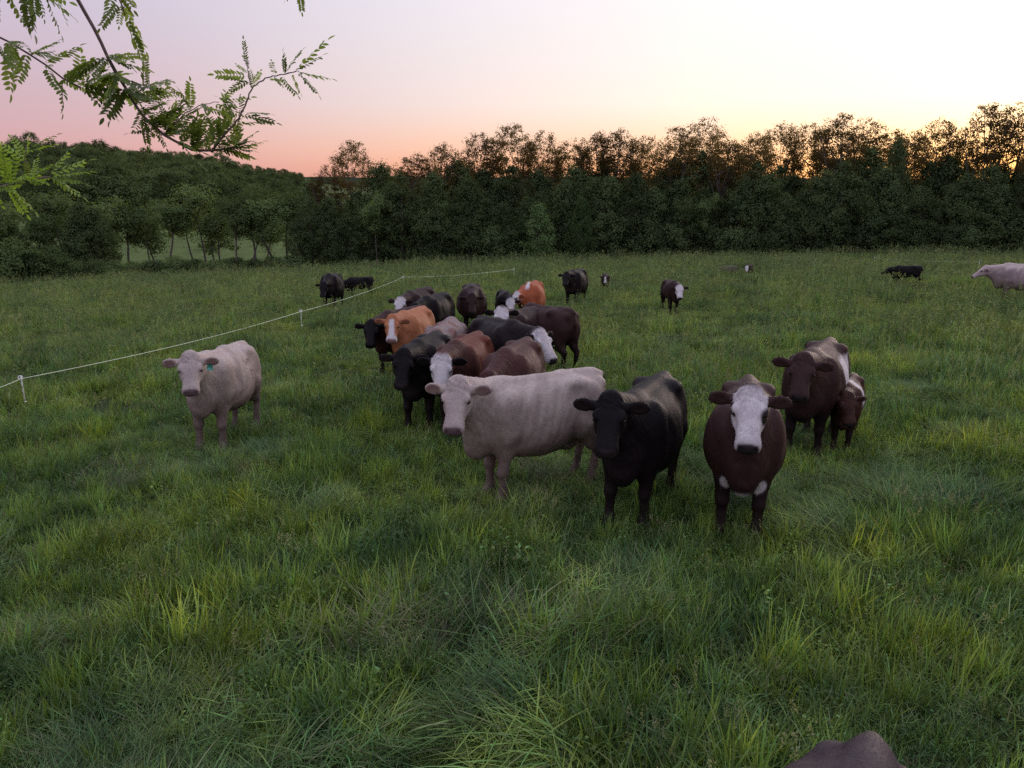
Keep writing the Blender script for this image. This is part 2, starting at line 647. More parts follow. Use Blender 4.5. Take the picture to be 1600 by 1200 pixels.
# ------------------------------------------------------------------ cows: one smooth skin grown from blended volumes
class Field:
    def __init__(self, lo, hi, h):
        self.lo, self.h = np.array(lo, float), h
        self.n = np.ceil((np.array(hi) - self.lo) / h).astype(int) + 1
        self.D = np.full(self.n, 1.0, np.float32)
        self.ax = [self.lo[i] + np.arange(self.n[i]) * h for i in range(3)]

    def _sl(self, lo, hi, m):
        a = np.clip(np.floor((np.array(lo) - m - self.lo) / self.h).astype(int), 0, self.n)
        b = np.clip(np.ceil((np.array(hi) + m - self.lo) / self.h).astype(int) + 1, 0, self.n)
        if np.any(b - a < 1):
            return None, None
        s = tuple(slice(a[i], b[i]) for i in range(3))
        P = np.stack(np.meshgrid(*[self.ax[i][s[i]] for i in range(3)], indexing='ij'), -1)
        return s, P

    def union(self, fn, lo, hi, k=.04):
        s, P = self._sl(lo, hi, k + 2.5 * self.h)
        if s is None:
            return
        d = fn(P)
        a = self.D[s]
        t = np.clip(.5 + .5 * (a - d) / k, 0, 1)
        self.D[s] = a * (1 - t) + d * t - k * t * (1 - t)

    def carve(self, fn, lo, hi, k=.02):
        s, P = self._sl(lo, hi, k + 2.5 * self.h)
        if s is None:
            return
        d = -fn(P)
        a = self.D[s]
        t = np.clip(.5 - .5 * (a - d) / k, 0, 1)
        self.D[s] = a * (1 - t) + d * t + k * t * (1 - t)

    # primitives -------------------------------------------------------
    def ell(self, c, r, k=.05, M=None, carve=False):
        c, r = np.array(c, float), np.array(r, float)

        def fn(P):
            q = P - c
            if M is not None:
                q = q @ M
            k0 = np.sqrt(((q / r) ** 2).sum(-1)) + 1e-6
            k1 = np.sqrt(((q / (r * r)) ** 2).sum(-1)) + 1e-6
            return k0 * (k0 - 1) / k1
        m = r.max() if M is not None else r
        (self.carve if carve else self.union)(fn, c - m, c + m, k)

    def cap(self, a, b, ra, rb, k=.05):
        a, b = np.array(a, float), np.array(b, float)

        def fn(P):
            ab = b - a
            t = np.clip(((P - a) @ ab) / (ab @ ab), 0, 1)
            return np.sqrt(((P - a - t[..., None] * ab) ** 2).sum(-1)) - (ra + (rb - ra) * t)
        m = max(ra, rb)
        self.union(fn, np.minimum(a, b) - m, np.maximum(a, b) + m, k)

    def loft(self, table, k=.05, pear=0.0, p=2.3, M=None, o=None, round_=.9):
        T = np.array(table, float)
        xs = T[:, 0]

        def fn(P):
            q = P
            if M is not None:
                q = (P - o) @ M
            x = np.clip(q[..., 0], xs[0], xs[-1])
            zb, zt, w = (np.interp(x, xs, T[:, i]) for i in (1, 2, 3))
            c, hh = (zb + zt) / 2, (zt - zb) / 2
            n = (q[..., 2] - c) / hh
            we = w * (1 - pear * np.clip(n, -1, 1))
            r = (np.abs(q[..., 1] / we) ** p + np.abs(n) ** p) ** (1 / p)
            d = (r - 1) * np.minimum(we, hh) * round_
            dx = q[..., 0] - x
            return np.where(dx != 0, np.sqrt(np.maximum(d, 0) ** 2 + dx * dx), d)
        lo = np.array([xs[0], -T[:, 3].max() * 1.2, T[:, 1].min()])
        hi = np.array([xs[-1], T[:, 3].max() * 1.2, T[:, 2].max()])
        if M is not None:
            cs = np.array([[(lo, hi)[i][0], (lo, hi)[j][1], (lo, hi)[l][2]] for i in (0, 1) for j in (0, 1) for l in (0, 1)]) @ M.T + o
            lo, hi = cs.min(0), cs.max(0)
        self.union(fn, lo, hi, k)

    def surface(self):
        D, n = self.D, self.n
        S = D < 0
        c = [S[i:n[0] - 1 + i, j:n[1] - 1 + j, k:n[2] - 1 + k] for i in (0, 1) for j in (0, 1) for k in (0, 1)]
        cnt = sum(x.astype(np.int8) for x in c)
        cells = np.argwhere((cnt > 0) & (cnt < 8))
        idx = np.full(n - 1, -1, np.int64)
        idx[tuple(cells.T)] = np.arange(len(cells))
        acc = np.zeros((len(cells), 3))
        num = np.zeros(len(cells))
        corners = [(i, j, k) for i in (0, 1) for j in (0, 1) for k in (0, 1)]
        for a in corners:
            for ax in range(3):
                if a[ax]:
                    continue
                b = list(a)
                b[ax] = 1
                da = D[tuple((cells + a).T)]
                db = D[tuple((cells + b).T)]
                m = (da < 0) != (db < 0)
                t = np.where(m, da / np.where(m, da - db, 1), 0)
                p = np.array(a, float)[None] + t[:, None] * (np.array(b) - np.array(a))
                acc += p * m[:, None]
                num += m
        V = self.lo + (cells + acc / num[:, None]) * self.h
        Q = []
        for ax in range(3):
            o1, o2 = [(1, 2), (2, 0), (0, 1)][ax]
            s0 = [slice(1, n[i] - 1) for i in range(3)]
            s0[ax] = slice(0, n[ax] - 1)
            s1 = list(s0)
            s1[ax] = slice(1, n[ax])
            A, B = S[tuple(s0)], S[tuple(s1)]
            for flip, m in ((False, A & ~B), (True, ~A & B)):
                e = np.argwhere(m)
                e[:, o1] += 1
                e[:, o2] += 1
                d1 = np.zeros(3, int)
                d1[o1] = 1
                d2 = np.zeros(3, int)
                d2[o2] = 1
                g = [idx[tuple((e - x).T)] for x in (d1 + d2, d2, d1 * 0, d1)]
                if flip:
                    g = g[::-1]
                Q.append(np.stack(g, -1))
        Q = np.vstack(Q)
        Q = Q[(Q >= 0).all(1)]
        # a little relaxing takes the grid steps out
        for _ in range(2):
            sm = np.zeros_like(V)
            ct = np.zeros(len(V))
            for i in range(4):
                for d in (1, 3):
                    np.add.at(sm, Q[:, i], V[Q[:, (i + d) % 4]])
                    np.add.at(ct, Q[:, i], 1)
            V = V * .55 + .45 * sm / np.maximum(ct, 1)[:, None]
        return V, Q


TORSO = [(-.93, 1.06, 1.16, .05), (-.89, .88, 1.25, .14), (-.81, .74, 1.315, .215), (-.66, .66, 1.355, .26), (-.50, .60, 1.365, .295),
         (-.30, .50, 1.345, .375), (-.05, .455, 1.33, .42), (.18, .475, 1.33, .395), (.36, .52, 1.35, .325), (.50, .555, 1.345, .27),
         (.64, .61, 1.26, .20), (.75, .68, 1.08, .125), (.80, .78, .95, .05)]
HEAD = [(-.06, -.15, -.065, .06), (-.03, -.19, -.02, .092), (.03, -.225, .008, .118), (.10, -.245, .016, .130), (.17, -.245, .012, .132),
        (.245, -.215, .0, .116), (.32, -.18, -.010, .099), (.39, -.16, -.012, .098), (.445, -.155, -.014, .105), (.49, -.142, -.030, .092), (.515, -.115, -.060, .045)]

BLACK = (.0055, .0042, .0050)
DARKBROWN = (.026, .014, .013)
MAROON = (.040, .020, .019)
REDBROWN = (.110, .034, .022)
TAN = (.33, .135, .065)
RED = (.30, .085, .038)
CREAM = (.29, .243, .215)
WHITE = (.49, .47, .485)


def fbm3(P, s, seed=0):
    return (vnoise(P[:, 0] + P[:, 2] * .71, P[:, 1] + P[:, 2] * .53, s, seed) + .5 * vnoise(P[:, 0] - P[:, 1] * .6, P[:, 2] + .3 * P[:, 1], s * .5, seed + 3)) / 1.5


def make_cow(label, front, yaw, coat=BLACK, face='solid', neck=(12, 0), head=None, scale=1.0, belly=1.0, res=.022, extra=None,
             calf=False, category='cow', group='cattle standing in the pasture', lower_tone=None, tag_ear=0, nose=None, at_tail=None, eyes=True,
             legs=(0, 0, 0, 0), poll=None, lying=False, tail_swing=0.0, name='cow', fur=None):
    """front: ground point between the fore feet; yaw: turn of the body from facing the camera, positive towards the right of the picture.
    neck: (elevation, sideways turn) in degrees; head: (turn of the face away from the camera, nose pitch)."""
    g = np.random.default_rng(abs(hash_label(label)))
    front = np.array(front, float)
    rf = front if at_tail is None else np.array(at_tail, float)
    base_az = math.atan2(-rf[1], -rf[0])
    ang = base_az + R(yaw)
    ca, sa = math.cos(ang), math.sin(ang)
    sc = scale * (.94 if not calf else 1.0)
    # --- neck and head placement in the cow's own frame
    ne, ny = R(neck[0]), R(neck[1])
    L = .50 if not calf else .42
    pol = np.array([.60 + L * math.cos(ne) * math.cos(ny), L * math.cos(ne) * math.sin(ny), 1.20 + L * math.sin(ne)])
    hy_, hp_ = (0, 50) if head is None else head
    hyaw = R(hy_) - R(yaw)
    hp = R(hp_)
    X = np.array([math.cos(hp) * math.cos(hyaw), math.cos(hp) * math.sin(hyaw), -math.sin(hp)])
    Y = np.array([-math.sin(hyaw), math.cos(hyaw), 0])
    Z = np.cross(X, Y)
    M = np.stack([X, Y, Z], 1)                 # columns: head axes
    hs = 1.04 if not calf else 1.14

    def H(x, y, z):
        return pol + M @ (np.array([x, y, z]) * hs)
    nosep = H(.55, 0, -.1)
    lo = np.minimum([-1.10, -.55, -.02], np.minimum(pol, nosep) - .36)
    hi = np.maximum([.95, .55, 1.46], np.maximum(pol, nosep) + .36)
    if lying:
        lo[2] = -.02
    if fur is None:
        fur = 80000 if res < .02 else (22000 if res < .025 else 0)
    F = Field(lo, hi, res / sc)
    lean = .78 if calf else 1.0
    T = [(x, (zb if not calf else min(zb + .14, zt - .09)), zt, w * lean * (belly if -.6 < x < .45 else 1)) for x, zb, zt, w in TORSO]
    T = [(x, zb, zt, w * .93) for x, zb, zt, w in T]
    F.loft(T, pear=.13 if not calf else .05)
    for s in (1, -1):
        F.ell((-.48, s * .205 * lean, 1.275), (.10, .06, .055), .11)       # hip bones
        F.ell((-.83, s * .115 * lean, 1.20), (.07, .05, .06), .08)        # pin bones
        F.ell((.38, s * .225 * lean, 1.02), (.15, .10, .27), .10)         # shoulder
        F.ell((.30, s * .20 * lean, .80), (.11, .09, .16), .08)
        F.ell((-.63, s * .185 * lean, .93), (.215, .115, .33), .09)       # thigh
        F.ell((-.32, s * .40 * lean * belly, 1.20), (.13, .10, .10), .12, carve=True)   # hollow flank
        F.ell((.22, s * .40 * lean, 1.14), (.05, .07, .22), .08, carve=True)
    F.cap((-.80, 0, 1.315), (.30, 0, 1.32), .045, .055, .06)              # spine
    F.ell((-.85, 0, 1.285), (.09, .045, .05), .05)                         # tail head
    F.ell((.40, 0, 1.335), (.14, .07, .06), .06)                           # withers
    F.ell((.66, 0, .66), (.13, .12, .15), .08)                             # brisket
    lg = [R(a) for a in legs]
    for i, s in enumerate((1, -1)):
        dx = math.tan(lg[i]) * .7
        y = s * .165 * lean
        F.cap((.38, s * .19 * lean, .84), (.40 + dx * .3, y, .60), .125, .088, .07)
        F.cap((.40 + dx * .3, y, .60), (.42 + dx * .6, y, .38), .085, .062, .04)
        F.ell((.425 + dx * .6, y, .37), (.062, .056, .065), .03)
        F.cap((.42 + dx * .6, y, .37), (.42 + dx, y, .12), .048, .043, .03)
        F.cap((.42 + dx, y, .12), (.465 + dx, y, .03), .048, .06, .03)
        dx = math.tan(lg[2 + i]) * .7
        y = s * .17 * lean
        F.cap((-.58, s * .20 * lean, .80), (-.70 + dx * .4, y, .54), .135, .080, .08)
        F.cap((-.68 + dx * .4, y, .56), (-.78 + dx * .6, y, .47), .072, .060, .04)
        F.cap((-.78 + dx * .6, y, .48), (-.71 + dx, y, .13), .054, .045, .03)
        F.cap((-.71 + dx, y, .13), (-.66 + dx, y, .03), .048, .06, .03)
    if not calf:
        F.ell((-.46, 0, .54), (.15, .12, .10), .06)                        # udder
    ts = tail_swing
    F.cap((-.89, 0, 1.26), (-.965, ts * .2, 1.05), .038, .026, .03)
    F.cap((-.965, ts * .2, 1.05), (-.975, ts * .6, .72), .026, .020, .02)
    F.cap((-.975, ts * .6, .72), (-.955, ts, .42), .024, .045, .02)
    # neck
    F.cap((.44, 0, 1.20), H(-.01, 0, -.085), .165, .092, .07)
    F.cap((.50, 0, 1.02), H(.03, 0, -.16), .215, .105, .07)
    F.cap((.60, 0, .82), H(.10, 0, -.20), .155, .072, .08)
    F.cap((.66, 0, .68), H(.06, 0, -.22), .055, .04, .08)                  # dewlap
    # head
    F.loft([(x * hs, zb * hs, zt * hs, w * hs) for x, zb, zt, w in HEAD], k=.035, p=2.5, M=M, o=pol, pear=.06)
    for s in (1, -1):
        F.ell(H(.155, s * .120, -.022), np.array([.05, .026, .024]) * hs, .03, M)          # brow
        F.ell(H(.16, s * .095, -.17), np.array([.10, .032, .075]) * hs, .04, M)            # jaw
        F.ell(H(.185, s * .140, -.052), np.array([.030, .018, .021]) * hs, .015, M, carve=True)
        F.ell(H(.30, s * .120, -.075), np.array([.075, .022, .045]) * hs, .03, M, carve=True)
        F.ell(H(.497, s * .056, -.055), np.array([.022, .015, .019]) * hs, .012, M, carve=True)  # nostril
    F.ell(H(-.005, 0, -.018), np.array([.075, .098, .040]) * hs, .05, M)
    F.ell(H(.485, 0, -.128), np.array([.05, .10, .008]) * hs, .010, M, carve=True)        # mouth line
    ears = []
    for s in (1, -1):
        e1 = M @ np.array([-.06, s * .985, -.13 + g.uniform(-.08, .06)])
        e1 /= np.linalg.norm(e1)
        e3 = M @ np.array([.72, s * .12, .68])
        e3 -= e1 * (e3 @ e1)
        e3 /= np.linalg.norm(e3)
        e2 = np.cross(e3, e1)
        Me = np.stack([e1, e2, e3], 1)
        b0 = H(.045, s * .10, -.075)
        ln = .100 * hs
        F.cap(b0, b0 + e1 * .07, .046, .042, .03)
        F.ell(b0 + e1 * (.04 + ln), (ln, .064 * hs, max(.026 * hs, res / sc * .95)), .025, Me)
        F.ell(b0 + e1 * (.045 + ln) + e3 * .036, (ln * .82, .052 * hs, .026), .014, Me, carve=True)
        ears.append((b0, Me, ln))
    V, Q = F.surface()
    # --- coat
    HP = (V - pol) @ M / hs
    hx, hyy, hz = HP.T
    inhead = sstep(-.10, -.02, hx) * (np.abs(hyy) < .155) * (hz > -.275) * (hz < .07) * (hx < .6)
    nz = (fbm3(V, .11, 3) - .5)
    col = np.tile(np.array(coat, float), (len(V), 1))
    earm = np.zeros(len(V))
    eari = np.zeros(len(V))
    for b0, Me, ln in ears:
        q = (V - b0) @ Me
        on = (q[:, 0] > .028) & (q[:, 0] < .06 + 2 * ln) & (np.abs(q[:, 1]) < .10) & (np.abs(q[:, 2]) < .075)
        earm = np.maximum(earm, on)
        rr_ = np.sqrt(((q[:, 0] - .045 - ln) / (ln * .85)) ** 2 + (q[:, 1] / .055) ** 2)
        eari = np.maximum(eari, on * (q[:, 2] > -.012) * (1 - sstep(.75, 1.05, rr_)))
    inhead = inhead * (1 - earm)

    def put(mask, c):
        m = np.clip(mask, 0, 1)[:, None]
        col[:] = col * (1 - m) + np.array(c) * m
    # a second coat tone blends in towards the lower body
    if lower_tone is not None:
        put(sstep(.25, -.35, (V[:, 2] - .95) + nz * .6) * .75, lower_tone)
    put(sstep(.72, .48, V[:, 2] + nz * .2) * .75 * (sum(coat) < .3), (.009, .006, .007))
    fc = WHITE if coat != CREAM else None
    nosecol = nose or ((.018, .014, .016) if face != 'cream' else (.10, .068, .074))
    if face in ('white', 'patch'):
        put(inhead * sstep(-.06, .0, hx + nz * .05), WHITE)
        put(inhead * sstep(-.125, -.175, hz + nz * .09) * sstep(.40, .30, hx), tuple(np.array(coat) * 1.1))
        put(inhead * sstep(.30, .46, hx + nz * .12) * .35, (.20, .17, .18))
        put(inhead * sstep(.50, .66, fbm3(HP, .05, 41)) * .35, (.27, .24, .25))
        if face == 'patch':
            d = np.sqrt(((hx - .19) / .068) ** 2 + ((hyy - .125) / .062) ** 2 + ((hz + .06) / .075) ** 2)
            put(sstep(1.25, .85, d + nz * .5), (.015, .010, .011))
        for s in (1, -1):
            d = np.sqrt(((hx - .182) / .048) ** 2 + ((hyy - s * .135) / .036) ** 2 + ((hz + .052) / .034) ** 2)
            put(sstep(1.2, .7, d), (.035, .024, .025))
    elif face == 'blaze':
        put(inhead * sstep(.052, .036, np.abs(hyy) + nz * .03 - .02 * sstep(.2, .45, hx)) * sstep(.03, .08, hx) * (hz > -.08), WHITE)
        put(inhead * sstep(.36, .42, hx + nz * .06), WHITE)
    elif face == 'cream':
        put(inhead * .55, (.42, .36, .35))
        for s in (1, -1):
            d = np.sqrt(((hx - .182) / .036) ** 2 + ((hyy - s * .135) / .03) ** 2 + ((hz + .052) / .024) ** 2)
            put(sstep(1.2, .8, d) * .75, (.16, .11, .10))
        put(sstep(1.0, .5, V[:, 2] + nz * .5) * .72, (.135, .095, .085))  # lower body painted darker, its shading put into the coat colour
        put(sstep(1.12, 1.32, V[:, 2] + nz * .25) * (1 - inhead) * .7, (.47, .405, .37))  # highlight on the back painted into the coat colour
        put(sstep(.48, .66, fbm3(V, .2, 44)) * .3 * (1 - inhead), (.17, .125, .115))
    if face == 'solid':
        put(inhead * .4, tuple(np.array(coat) * .75))
    # muzzle, lips, nostrils
    mz = inhead * sstep(.445, .472, hx + nz * .02) * sstep(-.132, -.115, hz) * sstep(.095, .075, np.abs(hyy))
    put(mz, nosecol)
    put(eari * .85, tuple(np.array(coat) * .5 + np.array((.012, .007, .007))) if face != 'cream' else (.15, .085, .08))
    if extra:
        extra(V, HP, inhead, nz, put, earm)
    # crest of hair on the poll
    tuft = sstep(-.07, -.01, hx) * sstep(.15, .05, hx) * sstep(-.05, -.01, hz) * (np.abs(hyy) < .11)
    V = V + (fbm3(HP + 5, .022, 9) - .5)[:, None] * .030 * tuft[:, None] * Z
    al = 1 - mz
    # ribs, folds of the neck and uneven muscle
    N = np.zeros_like(V)
    for i_, j_ in ((0, 1), (1, 2), (2, 3), (3, 0)):
        N[Q[:, i_]] += np.cross(V[Q[:, 1]] - V[Q[:, 0]], V[Q[:, 2]] - V[Q[:, 0]])
    N /= np.linalg.norm(N, axis=1)[:, None] + 1e-12
    if (N * (V - [0, 0, .95]))[np.abs(V[:, 0]) < .3].sum() < 0:
        N = -N
    body = (1 - inhead) * (1 - earm)
    rib = np.sin((V[:, 0] + .35 * (V[:, 2] - .9) + .12 * fbm3(V, .4, 8)) * 2 * math.pi / .105) * sstep(-.38, -.25, V[:, 0]) * sstep(.36, .22, V[:, 0]) * sstep(.62, .75, V[:, 2]) * sstep(1.28, 1.15, V[:, 2])
    neckw = sstep(.50, .62, V[:, 0]) * sstep(.55, .7, V[:, 2]) * body
    fold = np.abs(np.sin((V[:, 0] * .8 - V[:, 2] * .35 + fbm3(V, .3, 5) * .22) * 2 * math.pi / .12)) - .5
    V = V + N * (body * ((.0020 if coat == CREAM else .0004) * rib + .022 * (fbm3(V, .33, 15) - .5) + .010 * (fbm3(V, .12, 16) - .5)) + .006 * neckw * fold)[:, None]
    V = V * sc
    if lying:
        V[:, 2] -= .42 * sc
    # mud on the lower legs
    put(sstep(.45, .2, V[:, 2] / sc + nz * .4) * (.45 if sum(coat) > .3 else .12), (.07, .055, .04))
    o = link(name, new_mesh(name, V, Q, M_coat, True))
    set_color(o.data, 'coat', np.hstack([col, al[:, None]]))
    if fur:
        A = V[Q]
        ar = np.linalg.norm(np.cross(A[:, 2] - A[:, 0], A[:, 3] - A[:, 1]), axis=1)
        pick = g.choice(len(Q), fur, p=ar / ar.sum())
        wgt = g.dirichlet((1, 1, 1, 1), fur)
        base = (A[pick] * wgt[..., None]).sum(1)
        nn = (N[Q[pick]] * wgt[..., None]).sum(1)
        nn /= np.linalg.norm(nn, axis=1)[:, None] + 1e-9
        cc = (col[Q[pick]] * wgt[..., None]).sum(1)
        ok = (al[Q[pick]].min(1) > .6) & (base[:, 2] > .1)
        for s in (1, -1):
            ok &= np.linalg.norm(base / sc - H(.182, s * .1185, -.052), axis=1) > .04
        base, nn, cc = base[ok], nn[ok], cc[ok]
        ih = inhead[Q[pick]].mean(1)[ok]
        sw = fbm3(base, .16 * sc, 21) * 9
        fl = np.where(ih[:, None] > .5, -(M[:, 0] * .2)[None] + M[:, 0][None] * .9, np.array([-.85, 0, -.5])[None])
        fl = fl + .55 * np.stack([np.cos(sw), np.sin(sw), np.sin(sw * .7)], -1) + g.normal(size=fl.shape) * .30
        fl -= nn * (fl * nn).sum(1)[:, None]
        fl /= np.linalg.norm(fl, axis=1)[:, None] + 1e-9
        hl = res * 1.8 * g.uniform(.6, 1.3, len(base))[:, None]
        d = fl * .92 + nn * g.uniform(.05, .20, len(base))[:, None]
        sd = np.cross(d, nn)
        sd /= np.linalg.norm(sd, axis=1)[:, None] + 1e-9
        hw = res * .10
        b0_ = base - nn * res * .12
        vv = np.stack([b0_ - sd * hw, b0_ + sd * hw, b0_ + d * hl], 1).reshape(-1, 3)
        fc_ = np.repeat(np.clip(cc * (g.uniform(.80, 1.22, len(cc)) * (.80 + .40 * fbm3(base, .045 * sc, 51)))[:, None], 0, .8), 3, axis=0)
        fm = new_mesh('fur', vv, np.arange(len(vv)).reshape(-1, 3), M_fur)
        set_color(fm, 'tint', fc_)
        tag(link('fur', fm, o), kind='stuff')
    # stand it on the ground
    if at_tail is None:
        ox, oy = front[0] - ca * .42 * sc, front[1] - sa * .42 * sc
    else:
        ox, oy = at_tail[0] + ca * .85 * sc, at_tail[1] + sa * .85 * sc
    hxp, hyp = ox - ca * .9 * sc, oy - sa * .9 * sc
    gz = .5 * (float(ground(front[0], front[1])) + float(ground(ox - ca * .7 * sc, oy - sa * .7 * sc)))
    o.location = (ox, oy, gz - .02)
    slope = math.atan2(float(ground(ox + ca * .42 * sc, oy + sa * .42 * sc)) - float(ground(ox - ca * .7 * sc, oy - sa * .7 * sc)), 1.12 * sc)
    o.rotation_euler = (0, -slope, ang)
    tag(o, label, category, group)
    if eyes:
        for s in (1, -1):
            gb = Geo()
            c = H(.182, s * .1185, -.052) * sc
            r = .0245 * hs * sc
            th = np.linspace(0, math.pi, 7)
            gb.tube(np.array([[0, 0, -math.cos(t) * r] for t in th]) + c, np.maximum(np.sin(th) * r, r * .05), 10)
            e = link('eye', gb.mesh('eye', M_eye, True), o)
    if tag_ear:
        b0, Me, ln = ears[0 if tag_ear > 0 else 1]
        p = (b0 + Me[:, 0] * ln * 1.15 - Me[:, 1] * .035 * (1 if tag_ear > 0 else -1) + Me[:, 2] * .03) * sc
        up = np.array([0, 0, 1.0])
        side = Me[:, 0]
        fwd = np.cross(side, up)
        gb = Geo()
        w, h_ = .034, .075
        pr = [(-w * .5, .01), (w * .5, .01), (w, -h_ * .35), (w, -h_), (-w, -h_), (-w, -h_ * .35)]
        vv = [p + side * a + up * b + fwd * t for t in (.0, .006) for a, b in pr]
        fs = [[i, (i + 1) % 6, 6 + (i + 1) % 6, 6 + i] for i in range(6)] + [[0, 1, 2, 5], [2, 3, 4, 5], [6, 11, 8, 7], [8, 11, 10, 9]]
        gb.add(vv, fs)
        link('ear_tag', gb.mesh('ear_tag', M_tag if tag_ear in (1, -1) else M_tag_yellow), o)
    return o


def hash_label(s):
    h = 7
    for ch in s:
        h = (h * 31 + ord(ch)) % 1000003
    return h
# ------------------------------------------------------------------ trees
def smooth_path(p, n):
    p = np.array(p, float)
    t = np.concatenate([[0], np.cumsum(np.linalg.norm(np.diff(p, axis=0), axis=1))])
    tt = np.linspace(0, t[-1], n)
    q = np.stack([np.interp(tt, t, p[:, i]) for i in range(3)], -1)
    for _ in range(2):
        q[1:-1] = q[1:-1] * .5 + .25 * (q[2:] + q[:-2])
    return q


def limb(g, start, direction, length, n=7, droop=.0, wob=.10):
    pts = [np.array(start, float)]
    d = np.array(direction, float)
    d /= np.linalg.norm(d)
    for i in range(n - 1):
        d = d + g.normal(size=3) * wob + np.array([0, 0, -droop])
        d /= np.linalg.norm(d)
        pts.append(pts[-1] + d * length / (n - 1))
    return np.array(pts)


def cluster_leaves(g, centres, sig, per, size, jitter=.3):
    n = len(centres)
    sg = np.asarray(sig) * np.ones(n)
    off = g.normal(size=(n * per, 3)) * np.array([1, 1, .75])
    c = np.repeat(centres, per, axis=0) + off * np.repeat(sg, per)[:, None]
    axis = centres.mean(0)
    out = np.repeat(centres - axis, per, axis=0)
    out = out / (np.linalg.norm(out, axis=1)[:, None] + 1e-6)
    nr = off * .8 + out * .7 + np.array([0, 0, .55]) + g.normal(size=off.shape) * .55
    nr /= np.linalg.norm(nr, axis=1)[:, None]
    return c, size * (1 - jitter + 2 * jitter * g.random(n * per)), nr


